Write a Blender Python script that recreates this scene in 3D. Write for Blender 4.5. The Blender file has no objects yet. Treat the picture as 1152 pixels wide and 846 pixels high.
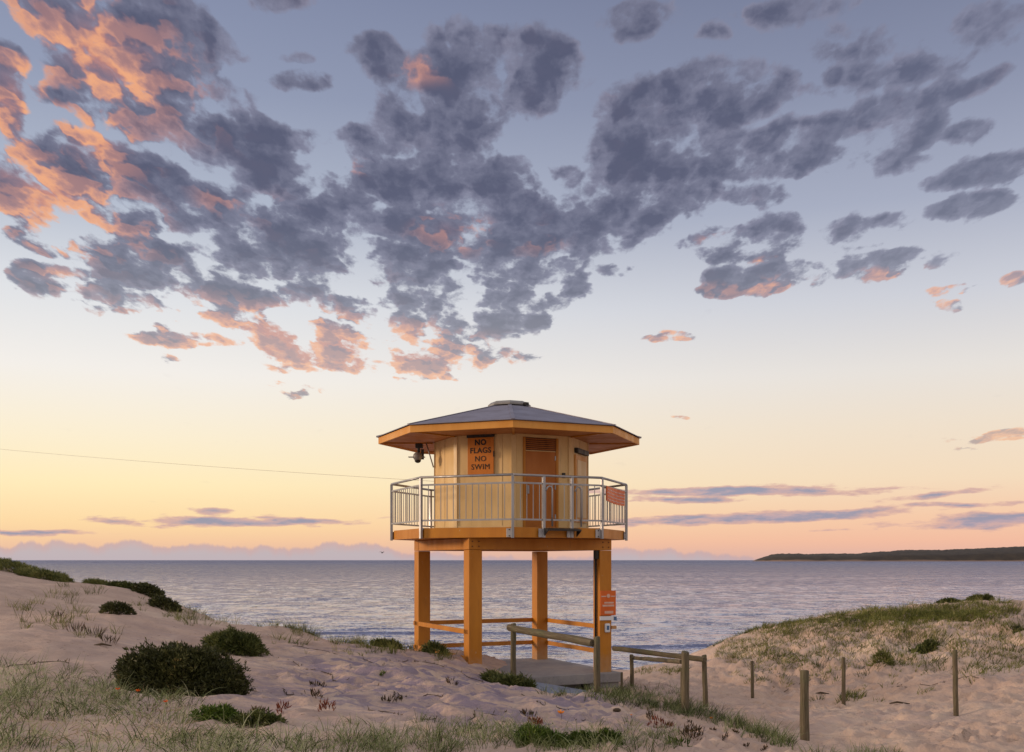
import bpy, bmesh, math, random
import numpy as np
from mathutils import Vector, Matrix

random.seed(4)
rng = np.random.default_rng(11)
scene = bpy.context.scene
COL = scene.collection
PI = math.pi
F = 1130.0          # focal length of the picture, in its pixels
EYE = 7.0           # eye height above the sea
R_ = math.radians


def S(r, g, b):
    f = lambda c: (c / 255) / 12.92 if c / 255 <= .04045 else ((c / 255 + .055) / 1.055) ** 2.4
    return (f(r), f(g), f(b), 1.0)


def W(px, py, d):
    return Vector(((px - 576) / F * d, d, EYE + (630 - py) / F * d))


# ------------------------------------------------------------------ materials
def new_mat(name):
    m = bpy.data.materials.new(name)
    m.use_nodes = True
    return m, m.node_tree, m.node_tree.nodes['Principled BSDF']


def noise(nt, vec, scale, detail=4, rough=.55, dist=0.0):
    n = nt.nodes.new('ShaderNodeTexNoise')
    n.inputs['Scale'].default_value = scale
    n.inputs['Detail'].default_value = detail
    n.inputs['Roughness'].default_value = rough
    n.inputs['Distortion'].default_value = dist
    if vec is not None:
        nt.links.new(vec, n.inputs['Vector'])
    return n


def ramp(nt, fac, stops):
    r = nt.nodes.new('ShaderNodeValToRGB')
    e = r.color_ramp.elements
    while len(e) < len(stops):
        e.new(.5)
    for k, (p, c) in enumerate(stops):
        e[k].position = p
        e[k].color = c
    nt.links.new(fac, r.inputs['Fac'])
    return r


def mapping(nt, vec, scale=(1, 1, 1), rot=(0, 0, 0), loc=(0, 0, 0)):
    m = nt.nodes.new('ShaderNodeMapping')
    m.inputs['Scale'].default_value = scale
    m.inputs['Rotation'].default_value = rot
    m.inputs['Location'].default_value = loc
    nt.links.new(vec, m.inputs['Vector'])
    return m.outputs[0]


def mixc(nt, fac, a, b, mode='MIX'):
    m = nt.nodes.new('ShaderNodeMix')
    m.data_type = 'RGBA'
    m.blend_type = mode
    for sock, v in ((m.inputs['Factor'], fac), (m.inputs['A'], a), (m.inputs['B'], b)):
        if sock.name == 'Factor':
            sock = m.inputs[0]
        elif sock.name == 'A':
            sock = m.inputs[6]
        else:
            sock = m.inputs[7]
        if isinstance(v, (int, float, tuple)):
            sock.default_value = v
        else:
            nt.links.new(v, sock)
    return m.outputs[2]


def mth(nt, op, a, b=None, c=None, clamp=False):
    m = nt.nodes.new('ShaderNodeMath')
    m.operation = op
    m.use_clamp = clamp
    for k, v in enumerate((a, b, c)):
        if v is None:
            continue
        if isinstance(v, (int, float)):
            m.inputs[k].default_value = v
        else:
            nt.links.new(v, m.inputs[k])
    return m.outputs[0]


def smooth(nt, v, lo, hi, a=0.0, b=1.0):
    m = nt.nodes.new('ShaderNodeMapRange')
    m.interpolation_type = 'SMOOTHSTEP'
    m.inputs['From Min'].default_value = lo
    m.inputs['From Max'].default_value = hi
    m.inputs['To Min'].default_value = a
    m.inputs['To Max'].default_value = b
    nt.links.new(v, m.inputs['Value'])
    return m.outputs[0]


def bump(nt, bsdf, h, strength, dist=.02):
    b = nt.nodes.new('ShaderNodeBump')
    b.inputs['Strength'].default_value = strength
    b.inputs['Distance'].default_value = dist
    nt.links.new(h, b.inputs['Height'])
    nt.links.new(b.outputs[0], bsdf.inputs['Normal'])
    return b


def painted(name, c1, c2, rough=.5, metal=0.0, scale=3.0, grime=.25, grime_col=(.12, .06, .03, 1), stretch=(1, 1, .25), bmp=.15, splash=False):
    """paint or metal with faded patches, fine streaks and worn specks"""
    m, nt, b = new_mat(name)
    tc = nt.nodes.new('ShaderNodeTexCoord').outputs['Object']
    n1 = noise(nt, mapping(nt, tc, stretch), scale, 5, .6)
    col = ramp(nt, n1.outputs['Fac'], [(.3, c1), (.7, c2)]).outputs[0]
    n2 = noise(nt, mapping(nt, tc, (6, 6, .7), loc=(3, 1, 7)), 2.2, 6, .7)
    g = smooth(nt, n2.outputs['Fac'], .55, .78, 0, grime)
    col = mixc(nt, g, col, grime_col)
    n3 = noise(nt, tc, 38, 3, .7)
    g3 = smooth(nt, n3.outputs['Fac'], .66, .74, 0, grime * 1.2)
    col = mixc(nt, g3, col, grime_col)
    if splash:      # blown sand caked on the feet, chips showing old primer
        sz = nt.nodes.new('ShaderNodeSeparateXYZ'); nt.links.new(tc, sz.inputs[0])
        lo = mth(nt, 'ADD', sz.outputs['Z'], mth(nt, 'MULTIPLY', noise(nt, tc, 6, 5, .7).outputs['Fac'], -.9))
        col = mixc(nt, smooth(nt, lo, -.45, .12, .55, 0), col, S(176, 146, 118))
        ch = noise(nt, mapping(nt, tc, (1, 1, .6)), 11, 5, .75)
        col = mixc(nt, smooth(nt, ch.outputs['Fac'], .665, .70, 0, .7), col, S(196, 176, 140))
        bl = noise(nt, tc, 1.3, 4, .6)
        col = mixc(nt, smooth(nt, bl.outputs['Fac'], .5, .7, 0, .3), col, S(160, 98, 24))
    nt.links.new(col, b.inputs['Base Color'])
    b.inputs['Metallic'].default_value = metal
    nt.links.new(smooth(nt, n1.outputs['Fac'], .3, .7, rough - .08, rough + .12), b.inputs['Roughness'])
    bump(nt, b, noise(nt, tc, 25, 4, .6).outputs['Fac'], bmp, .004)
    return m


M = {}
M['orange'] = painted('orange_paint', S(202, 130, 22), S(180, 110, 14), .5, grime=.5, grime_col=(.14, .06, .015, 1), splash=True)
M['orange_light'] = painted('faded_orange_paint', S(222, 156, 66), S(206, 138, 48), .5, grime=.3, grime_col=(.16, .07, .02, 1))
M['beige'] = painted('beige_paint', S(234, 200, 142), S(218, 180, 120), .55, grime=.28, grime_col=(.2, .11, .05, 1))
M['beige_trim'] = painted('cream_trim_paint', S(228, 194, 140), S(218, 182, 126), .5, grime=.2, grime_col=(.2, .11, .05, 1))
M['door'] = painted('door_orange_paint', S(186, 108, 12), S(168, 94, 8), .45, grime=.35, grime_col=(.12, .045, .01, 1))
M['soffit'] = painted('soffit_paint', S(190, 122, 62), S(172, 106, 50), .6, grime=.4, grime_col=(.1, .05, .025, 1), stretch=(1, 1, 1))
M['steel'] = painted('galvanised_steel', S(176, 174, 176), S(150, 148, 150), .42, .55, 6, .25, (.25, .2, .16, 1))
M['roof'] = painted('grey_roof_sheet', S(140, 136, 150), S(118, 114, 128), .55, .2, 2.0, .2, (.12, .11, .12, 1), (1, 1, 1))
M['dark'] = painted('dark_metal', S(58, 52, 48), S(40, 37, 36), .5, .3, 6, .2)
M['grey_plastic'] = painted('grey_plastic', S(150, 146, 142), S(128, 124, 120), .4, 0, 6, .1)
M['white'] = painted('white_plastic', S(235, 235, 238), S(215, 216, 222), .35, 0, 6, .12)
M['black'] = painted('black_lettering', S(36, 26, 20), S(46, 34, 24), .6, 0, 6, .1)
M['sign_orange'] = painted('sign_orange', S(212, 126, 24), S(198, 112, 18), .5, 0, 5, .2)
M['sign_red'] = painted('sign_red_orange', S(222, 104, 22), S(206, 90, 16), .5, 0, 5, .2)
M['cable'] = painted('cable_sheath', S(196, 176, 160), S(180, 160, 146), .6, 0, 6, .1)
M['stain'] = painted('rusty_bolt', S(120, 66, 26), S(90, 50, 24), .7, .2, 12, .3)
M['pale_print'] = painted('pale_print', S(226, 190, 172), S(206, 160, 140), .5, 0, 12, .2)
M['blue'] = painted('blue_print', S(80, 110, 150), S(70, 100, 140), .5, 0, 6, .1)


def timber_mat():
    m, nt, b = new_mat('weathered_timber')
    tc = nt.nodes.new('ShaderNodeTexCoord').outputs['Object']
    n1 = noise(nt, mapping(nt, tc, (14, 14, 1.1)), 3, 6, .65, .3)
    col = ramp(nt, n1.outputs['Fac'], [(.25, S(62, 52, 40)), (.5, S(98, 86, 66)), (.75, S(126, 114, 92))]).outputs[0]
    n2 = noise(nt, tc, 3.5, 4)
    col = mixc(nt, smooth(nt, n2.outputs['Fac'], .45, .75, 0, .55), col, S(92, 96, 62))
    crack = noise(nt, mapping(nt, tc, (40, 40, .9)), 3, 3, .5)
    cr = smooth(nt, crack.outputs['Fac'], .62, .7)
    col = mixc(nt, mth(nt, 'MULTIPLY', cr, .6), col, S(44, 34, 26))
    nt.links.new(col, b.inputs['Base Color'])
    b.inputs['Roughness'].default_value = .85
    bump(nt, b, mth(nt, 'SUBTRACT', n1.outputs['Fac'], cr), .6, .012)
    return m


M['timber'] = timber_mat()


def concrete_mat():
    m, nt, b = new_mat('weathered_concrete')
    tc = nt.nodes.new('ShaderNodeTexCoord').outputs['Object']
    n1 = noise(nt, tc, 2.2, 7, .65)
    col = ramp(nt, n1.outputs['Fac'], [(.3, S(128, 124, 128)), (.55, S(152, 146, 146)), (.75, S(168, 158, 150))]).outputs[0]
    n2 = noise(nt, tc, 24, 4, .7)
    col = mixc(nt, smooth(nt, n2.outputs['Fac'], .55, .7, 0, .35), col, S(84, 78, 78))
    nt.links.new(col, b.inputs['Base Color'])
    b.inputs['Roughness'].default_value = .85
    bump(nt, b, n2.outputs['Fac'], .3, .01)
    return m


M['concrete'] = concrete_mat()


def sand_mat():
    m, nt, b = new_mat('dune_sand')
    tc = nt.nodes.new('ShaderNodeTexCoord').outputs['Object']
    n1 = noise(nt, tc, .22, 5, .55)
    n2 = noise(nt, tc, 1.6, 6, .6, .4)
    f = mth(nt, 'ADD', mth(nt, 'MULTIPLY', n1.outputs['Fac'], .55), mth(nt, 'MULTIPLY', n2.outputs['Fac'], .45))
    col = ramp(nt, f, [(.36, S(180, 154, 139)), (.5, S(202, 174, 156)), (.62, S(216, 190, 169))]).outputs[0]
    at = nt.nodes.new('ShaderNodeAttribute')
    at.attribute_name = 'mound_shade'                       # purplish shading of the trampled mound by the tower, put into the colour
    n4 = noise(nt, mapping(nt, tc, (.8, 2.4, 2.4), (0, 0, .25)), 1.5, 5, .6, .8)
    c4 = mth(nt, 'MULTIPLY', at.outputs['Fac'], smooth(nt, n4.outputs['Fac'], .42, .58, .12, .9))
    col = mixc(nt, c4, col, S(140, 126, 142))
    litter = noise(nt, tc, 42, 2, .5)
    col = mixc(nt, smooth(nt, litter.outputs['Fac'], .73, .78, 0, .6), col, S(86, 66, 56))
    nt.links.new(col, b.inputs['Base Color'])
    b.inputs['Roughness'].default_value = .95
    b.inputs['Specular IOR Level'].default_value = .15
    f1 = noise(nt, tc, 7, 6, .65)
    f2 = noise(nt, tc, 60, 3, .6)
    h = mth(nt, 'ADD', f1.outputs['Fac'], mth(nt, 'MULTIPLY', f2.outputs['Fac'], .12))
    bump(nt, b, h, .6, .10)
    return m


M['sand'] = sand_mat()


def leaf_mat(name, stops, rough=.6, trans=.15):
    """leaves: each blade carries a number 'tone' that picks its own colour"""
    m, nt, b = new_mat(name)
    at = nt.nodes.new('ShaderNodeAttribute')
    at.attribute_name = 'tone'
    col = ramp(nt, at.outputs['Fac'], stops).outputs[0]
    nt.links.new(col, b.inputs['Base Color'])
    b.inputs['Roughness'].default_value = rough
    b.inputs['Specular IOR Level'].default_value = .25
    if trans:
        t = nt.nodes.new('ShaderNodeBsdfTranslucent')
        nt.links.new(col, t.inputs['Color'])
        mx = nt.nodes.new('ShaderNodeMixShader')
        mx.inputs[0].default_value = trans
        nt.links.new(b.outputs[0], mx.inputs[1])
        nt.links.new(t.outputs[0], mx.inputs[2])
        nt.links.new(mx.outputs[0], nt.nodes['Material Output'].inputs[0])
    return m


M['spinifex'] = leaf_mat('spinifex_blades', [(0, S(62, 68, 38)), (.35, S(104, 114, 70)), (.72, S(146, 154, 110)), (1, S(200, 198, 162))], .7, .3)
M['dune_grass'] = leaf_mat('dune_grass_blades', [(0, S(74, 78, 38)), (.4, S(108, 112, 58)), (.8, S(138, 136, 80)), (1, S(168, 156, 108))], .7, .25)
M['shrub'] = leaf_mat('dark_shrub_leaves', [(0, S(46, 48, 26)), (.5, S(74, 76, 42)), (.85, S(100, 100, 58)), (1, S(134, 118, 74))], .5, .12)
M['shrub_green'] = leaf_mat('green_shrub_leaves', [(0, S(50, 56, 28)), (.5, S(84, 92, 46)), (1, S(140, 138, 82))], .5, .2)
M['cover'] = leaf_mat('creeping_cover_leaves', [(0, S(70, 76, 34)), (.5, S(100, 106, 48)), (1, S(134, 134, 70))], .6, .2)
M['red_succulent'] = leaf_mat('red_succulent_fingers', [(0, S(92, 44, 34)), (.5, S(128, 60, 42)), (1, S(150, 92, 56))], .5, 0)
M['dark_succulent'] = leaf_mat('dark_succulent_fingers', [(0, S(54, 46, 34)), (.5, S(76, 66, 42)), (1, S(110, 82, 56))], .5, 0)
M['green_succulent'] = leaf_mat('green_succulent_fingers', [(0, S(48, 64, 20)), (.5, S(78, 98, 34)), (1, S(116, 132, 54))], .5, .1)
M['straw'] = leaf_mat('dead_straw', [(0, S(132, 116, 88)), (.5, S(176, 160, 126)), (1, S(208, 196, 166))], .8, .2)
M['litter'] = leaf_mat('litter_bits', [(0, S(52, 40, 32)), (.6, S(84, 66, 50)), (1, S(124, 100, 76))], .8, 0)
M['petal'] = leaf_mat('orange_petals', [(0, S(236, 96, 30)), (1, S(244, 120, 30))], .5, .2)
M['petal_yellow'] = leaf_mat('yellow_orange_petals', [(0, S(240, 140, 30)), (1, S(250, 166, 50))], .5, .2)
M['stem'] = painted('woody_stem', S(90, 74, 54), S(70, 56, 42), .8, 0, 6, .1)


def sea_mat():
    m, nt, b = new_mat('sea_water')
    tc = nt.nodes.new('ShaderNodeTexCoord').outputs['Object']
    b.inputs['Base Color'].default_value = (.105, .11, .175, 1)
    b.inputs['IOR'].default_value = 1.33
    b.inputs['Specular IOR Level'].default_value = .6
    at = nt.nodes.new('ShaderNodeSeparateXYZ')
    nt.links.new(tc, at.inputs[0])
    far = smooth(nt, at.outputs['Y'], 150, 3000)
    nt.links.new(smooth(nt, at.outputs['Y'], 80, 700, .58, .10), b.inputs['Specular IOR Level'])
    b.inputs['Specular Tint'].default_value = (.68, .74, 1.0, 1)
    # slopes of the wavelets, straight from noise: they stay rough however far away
    parts = None
    for sc, w, mp in ((.8, .30, (.45, 1, 1)), (3.2, .50, (.6, 1, 1)), (.16, .16, (.35, 1, 1))):
        n = noise(nt, mapping(nt, tc, mp, (0, 0, .15)), sc, 4, .62, .3)
        v = nt.nodes.new('ShaderNodeVectorMath'); v.operation = 'SUBTRACT'
        nt.links.new(n.outputs['Color'], v.inputs[0]); v.inputs[1].default_value = (.5, .5, .5)
        s = nt.nodes.new('ShaderNodeVectorMath'); s.operation = 'SCALE'
        nt.links.new(v.outputs[0], s.inputs[0]); s.inputs['Scale'].default_value = w
        if parts is None:
            parts = s.outputs[0]
        else:
            a = nt.nodes.new('ShaderNodeVectorMath'); a.operation = 'ADD'
            nt.links.new(parts, a.inputs[0]); nt.links.new(s.outputs[0], a.inputs[1])
            parts = a.outputs[0]
    # gusts: bands of rougher and calmer water
    g = noise(nt, mapping(nt, tc, (.12, 1, 1), (0, 0, .08)), .022, 4, .6)
    gust = smooth(nt, g.outputs['Fac'], .35, .65, .75, 1.3)
    g2 = noise(nt, mapping(nt, tc, (1, .42, 1), (0, 0, .1)), .30, 9, .72, .2)
    gust = mth(nt, 'MULTIPLY', gust, smooth(nt, g2.outputs['Fac'], .38, .62, .25, 1.9))
    at_f = nt.nodes.new('ShaderNodeAttribute'); at_f.attribute_name = 'foam'
    fn = noise(nt, mapping(nt, tc, (.5, 1, 1)), 1.6, 6, .7)
    fm = smooth(nt, mth(nt, 'ADD', at_f.outputs['Fac'], mth(nt, 'MULTIPLY', mth(nt, 'SUBTRACT', fn.outputs['Fac'], .5), 1.3)), .45, .7)
    nt.links.new(mixc(nt, fm, (.105, .11, .175, 1), (.62, .60, .62, 1)), b.inputs['Base Color'])
    gust = mth(nt, 'MULTIPLY', gust, smooth(nt, at.outputs['Y'], 60, 500, 1.7, 5.5))
    sc = nt.nodes.new('ShaderNodeVectorMath'); sc.operation = 'SCALE'
    nt.links.new(parts, sc.inputs[0]); nt.links.new(gust, sc.inputs['Scale'])
    fl = nt.nodes.new('ShaderNodeVectorMath'); fl.operation = 'MULTIPLY'
    nt.links.new(sc.outputs[0], fl.inputs[0]); fl.inputs[1].default_value = (.8, 1.2, 0)
    ge = nt.nodes.new('ShaderNodeNewGeometry')
    ad = nt.nodes.new('ShaderNodeVectorMath'); ad.operation = 'ADD'
    nt.links.new(fl.outputs[0], ad.inputs[0]); nt.links.new(ge.outputs['Normal'], ad.inputs[1])
    nm = nt.nodes.new('ShaderNodeVectorMath'); nm.operation = 'NORMALIZE'
    nt.links.new(ad.outputs[0], nm.inputs[0])
    nt.links.new(nm.outputs[0], b.inputs['Normal'])
    nt.links.new(mth(nt, 'MULTIPLY_ADD', far, .22, .1), b.inputs['Roughness'])
    # the wavelets hide one another at a low angle, so the mirror share stays well under that of flat water
    b.inputs['Specular IOR Level'].default_value = 0
    for l in list(nt.links):
        if l.to_node == b and l.to_socket.name == 'Specular IOR Level': nt.links.remove(l)
    df = nt.nodes.new('ShaderNodeBsdfDiffuse'); gl_ = nt.nodes.new('ShaderNodeBsdfGlossy'); fr = nt.nodes.new('ShaderNodeFresnel')
    col_l = [l for l in nt.links if l.to_node == b and l.to_socket.name == 'Base Color'][0].from_socket
    nt.links.new(col_l, df.inputs['Color'])
    gl_.inputs['Color'].default_value = (.78, .79, .93, 1)
    nt.links.new(mth(nt, 'MULTIPLY_ADD', far, .22, .12), gl_.inputs['Roughness'])
    nt.links.new(nm.outputs[0], gl_.inputs['Normal']); nt.links.new(nm.outputs[0], fr.inputs['Normal']); fr.inputs['IOR'].default_value = 1.33
    mx = nt.nodes.new('ShaderNodeMixShader')
    cap = mth(nt, 'MULTIPLY', mth(nt, 'MULTIPLY_ADD', fr.outputs[0], .75, .18, clamp=True), smooth(nt, at.outputs['Y'], 90, 1000, 1.15, .72))
    nt.links.new(mth(nt, 'MULTIPLY', cap, mth(nt, 'SUBTRACT', 1.0, fm)), mx.inputs[0])
    nt.links.new(df.outputs[0], mx.inputs[1]); nt.links.new(gl_.outputs[0], mx.inputs[2])
    nt.links.new(mx.outputs[0], nt.nodes['Material Output'].inputs[0])
    return m


M['sea'] = sea_mat()

# ------------------------------------------------------------------ mesh helper
def tag(o, label=None, cat=None, group=None, kind=None):
    if label: o['label'] = label
    if cat: o['category'] = cat
    if group: o['group'] = group
    if kind: o['kind'] = kind
    return o


def empty(name, loc, label, cat, group=None):
    o = bpy.data.objects.new(name, None)
    o.location = loc
    o.empty_display_size = .2
    COL.objects.link(o)
    return tag(o, label, cat, group)


def link_mesh(name, verts, faces, mat, parent=None, loc=None, shade=False):
    me = bpy.data.meshes.new(name)
    me.from_pydata([tuple(v) for v in verts], [], faces)
    me.materials.append(mat)
    if shade:
        me.polygons.foreach_set('use_smooth', [True] * len(me.polygons))
    me.update()
    o = bpy.data.objects.new(name, me)
    COL.objects.link(o)
    if parent is not None:
        o.parent = parent
    if loc is not None:
        o.location = loc
    return o


class MB:
    """collects shapes in world coordinates; build() links them as ONE mesh"""
    def __init__(s):
        s.v, s.f = [], []

    def add(s, v, f):
        k = len(s.v)
        s.v += [Vector(p) for p in v]
        s.f += [tuple(i + k for i in q) for q in f]
        return s

    def box(s, c, size, rz=0.0, rot=None):
        m = rot or Matrix.Rotation(rz, 3, 'Z')
        c = Vector(c)
        v = [c + m @ Vector((sx * size[0] / 2, sy * size[1] / 2, sz * size[2] / 2)) for sz in (-1, 1) for sx, sy in ((-1, -1), (1, -1), (1, 1), (-1, 1))]
        return s.add(v, [(3, 2, 1, 0), (4, 5, 6, 7), (0, 1, 5, 4), (1, 2, 6, 5), (2, 3, 7, 6), (3, 0, 4, 7)])

    def beam(s, a, b, w, h):
        """a bar of section w x h from a to b, h in the upright direction"""
        a, b = Vector(a), Vector(b)
        d = (b - a).normalized()
        side = d.cross(Vector((0, 0, 1)))
        side = side.normalized() if side.length > 1e-4 else Vector((1, 0, 0))
        up = side.cross(d)
        v = [p + side * x * w / 2 + up * y * h / 2 for p in (a, b) for x, y in ((-1, -1), (1, -1), (1, 1), (-1, 1))]
        return s.add(v, [(0, 1, 2, 3), (7, 6, 5, 4), (0, 4, 5, 1), (1, 5, 6, 2), (2, 6, 7, 3), (3, 7, 4, 0)])

    def tube(s, pts, r, n=10, caps=True, wob=0.0):
        pts = [Vector(p) for p in pts]
        rs = r if isinstance(r, (list, tuple)) else [r] * len(pts)
        v, f = [], []
        ref = None
        for k, p in enumerate(pts):
            d = (pts[min(k + 1, len(pts) - 1)] - pts[max(k - 1, 0)]).normalized()
            if ref is None:
                ref = d.orthogonal().normalized()
            ref = (ref - d * ref.dot(d)).normalized()
            o = d.cross(ref)
            for q in range(n):
                a = 2 * PI * q / n
                rr = rs[k] * (1 + wob * math.sin(q * 2.3 + k * 1.7))
                v.append(p + (ref * math.cos(a) + o * math.sin(a)) * rr)
        for k in range(len(pts) - 1):
            for q in range(n):
                q2 = (q + 1) % n
                f.append((k * n + q, k * n + q2, (k + 1) * n + q2, (k + 1) * n + q))
        if caps:
            f.append(tuple(range(n - 1, -1, -1)))
            f.append(tuple((len(pts) - 1) * n + q for q in range(n)))
        return s.add(v, f)

    def prism(s, poly, z0, z1):
        """upright prism over a polygon given counter-clockwise from above"""
        n = len(poly)
        v = [(p[0], p[1], z0) for p in poly] + [(p[0], p[1], z1) for p in poly]
        f = [tuple(range(n - 1, -1, -1)), tuple(range(n, 2 * n))]
        f += [(k, (k + 1) % n, n + (k + 1) % n, n + k) for k in range(n)]
        return s.add(v, f)

    def ball(s, c, r, seg=14, ring=8, sq=(1, 1, 1), z0=-1.0):
        c = Vector(c)
        v, f = [], []
        for i in range(ring + 1):
            t = -PI / 2 + PI * i / ring
            t = max(t, math.asin(z0)) if z0 > -1 else t
            for j in range(seg):
                a = 2 * PI * j / seg
                v.append(c + Vector((math.cos(t) * math.cos(a) * r * sq[0], math.cos(t) * math.sin(a) * r * sq[1], math.sin(t) * r * sq[2])))
        for i in range(ring):
            for j in range(seg):
                j2 = (j + 1) % seg
                f.append((i * seg + j, i * seg + j2, (i + 1) * seg + j2, (i + 1) * seg + j))
        return s.add(v, f)

    def build(s, name, mat, parent=None, bevel=0.0, smooth_=False, loc=None):
        o0 = Vector(parent.get('origin', (0, 0, 0))) if parent is not None else Vector(loc or (0, 0, 0))
        o = link_mesh(name, [p - o0 for p in s.v], s.f, mat, parent, None if parent is not None else o0, smooth_)
        if bevel:
            b = o.modifiers.new('bevel', 'BEVEL')
            b.width = bevel
            b.segments = 2
            b.limit_method = 'ANGLE'
        return o


def root(name, loc, label, cat, group=None):
    o = empty(name, loc, label, cat, group)
    o['origin'] = list(loc)
    return o


def sub(parent_obj):
    """lets MB.build hang sub-parts under a part (whose mesh is already relative to the root)"""
    parent_obj['origin'] = list(parent_obj.parent['origin'])
    return parent_obj


# ------------------------------------------------------------------ noise for shapes
def vnoise(x, y, seed=0):
    xi = np.floor(x).astype(np.int64); yi = np.floor(y).astype(np.int64)
    xf = x - xi; yf = y - yi
    u = xf * xf * xf * (xf * (xf * 6 - 15) + 10); v = yf * yf * yf * (yf * (yf * 6 - 15) + 10)
    def h(a, b):
        n = (a * 374761393 + b * 668265263 + seed * 1442695041) & 0xffffffff
        n = ((n ^ (n >> 13)) * 1274126177) & 0xffffffff
        n = n ^ (n >> 16)
        return (n & 0xffff) / 65535.0
    return (h(xi, yi) * (1 - u) + h(xi + 1, yi) * u) * (1 - v) + (h(xi, yi + 1) * (1 - u) + h(xi + 1, yi + 1) * u) * v


def fbm(x, y, octs=4, seed=0, gain=.5):
    t = 0; a = 1; s = 0
    for k in range(octs):
        t = t + a * (vnoise(x * 2 ** k + 17.3 * k, y * 2 ** k - 9.1 * k, seed + k) - .5); s += a; a *= gain
    return t / s * 2


# ------------------------------------------------------------------ terrain
CP = [  # picture x, picture y, distance: points the ground goes through
    (0, 846, 7.5), (288, 846, 8), (576, 846, 9), (760, 846, 10), (870, 846, 11.5), (960, 846, 14), (1152, 846, 13.2),
    (0, 750, 13), (0, 700, 18), (0, 660, 24), (0, 637, 30), (40, 645, 30), (75, 657, 29), (110, 658, 30), (50, 690, 20), (150, 664, 28),
    (178, 674, 27.5), (200, 693, 26), (240, 702, 25.5), (130, 692, 19), (100, 720, 16), (230, 787, 11.6), (140, 765, 13), (285, 783, 12.3),
    (264, 740, 16.5), (200, 730, 17), (290, 710, 25), (345, 720, 24.5), (318, 706, 25.5), (400, 726, 24), (470, 733, 22.3),
    (532, 750, 19.8), (400, 750, 17), (400, 790, 12), (350, 770, 14.5), (500, 770, 14.5), (500, 800, 12), (600, 781, 16.5), (600, 810, 12.5),
    (640, 785, 16.8), (680, 788, 17), (680, 815, 12.8), (760, 804, 15.8), (760, 825, 12), (840, 828, 13),
    (690, 777, 20.5), (720, 772, 22), (750, 765, 26), (800, 770, 26), (847, 790, 23), (795, 797, 18), (949, 797, 19.5), (1075, 800, 16.5),
    (1000, 820, 15.5), (1152, 800, 16), (905, 843, 14), (830, 800, 18.5), (730, 757, 32), (700, 756, 34), (745, 752, 36),
    (800, 740, 34), (830, 719, 36), (870, 705, 37), (900, 699, 37), (950, 692, 38), (1000, 688, 38), (1060, 685, 38), (1100, 677, 36), (1152, 676, 35),
    (870, 740, 30), (850, 765, 26), (950, 740, 28), (950, 770, 23.5), (1050, 720, 29), (1050, 770, 20.5), (1152, 740, 24), (1152, 770, 19), (1152, 700, 31)]
CW = [  # x, y, height below the eye
    (0, 0, -1.6), (-8, 0, -1.3), (8, 0, -1.9), (0, -8, -1.6), (-20, -8, -1.2), (20, -8, -2), (-.3, 21.3, -2.40), (.35, 20.3, -2.62), (-.72, 20, -2.08), (-1.3, 22.8, -2.02),
    (1.2, 21.5, -2.78), (.8, 19.2, -2.8), (2, 20.2, -2.75), (-12, 45, -4.8), (-17, 40, -3), (-8, 36, -4.6), (-3, 32, -4.6), (2, 34, -5), (8, 50, -6.3), (18, 50, -6.2), (25, 48, -6.2),
    (-20, 36, -1.2), (-25, 10, -.8), (-25, 30, .2), (25, 10, -2.2), (25, 25, -1.8), (30, 40, -2.2), (-30, 45, -3.2), (0, 50, -6.5), (-20, 52, -6.2), (0, 27, -3.6), (-5, 29, -3.4)]


def tps_fit():
    P = [((a - 576) / F * d, d, (630 - b) / F * d) for a, b, d in CP] + list(CW)
    P = np.array(P)
    n = len(P)
    d2 = ((P[:, None, :2] - P[None, :, :2]) ** 2).sum(-1)
    K = .5 * d2 * np.log(d2 + 1e-9) + np.eye(n) * .02
    A = np.zeros((n + 3, n + 3)); A[:n, :n] = K
    A[:n, n] = 1; A[:n, n + 1:] = P[:, :2]; A[n, :n] = 1; A[n + 1:, :n] = P[:, :2].T
    return P, np.linalg.solve(A, np.concatenate([P[:, 2], [0, 0, 0]]))


TP, TW = tps_fit()


def base_height(x, y):
    xc = np.clip(x, -28, 28); yc = np.clip(y, -8, 52)
    out = np.full(x.shape, 0.0)
    flat = out.ravel(); xf = xc.ravel(); yf = yc.ravel(); n = len(TP)
    for s in range(0, len(flat), 20000):
        a = xf[s:s + 20000]; b = yf[s:s + 20000]
        d2 = (a[:, None] - TP[None, :, 0]) ** 2 + (b[:, None] - TP[None, :, 1]) ** 2
        flat[s:s + 20000] = (.5 * d2 * np.log(d2 + 1e-9)) @ TW[:n] + TW[n] + TW[n + 1] * a + TW[n + 2] * b
    z = flat.reshape(x.shape) + EYE
    t = np.clip((y - 44) / 10, 0, 1); t = t * t * (3 - 2 * t)
    beach = .75 - (y - 50) * .055
    return z * (1 - t) + np.maximum(beach, -3) * t


# trampled ground: footprints on the path and the mound
FP = []
for k in range(2600):
    y = rng.uniform(9, 31)
    u = rng.uniform(.07, .52) if k % 5 else rng.uniform(-.32, .12)
    FP.append((u * y, y, rng.uniform(-.5, .5) + (.5 if k % 5 else 1.2), rng.uniform(.09, .16), rng.uniform(.045, .08), rng.uniform(.03, .07)))


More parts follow.
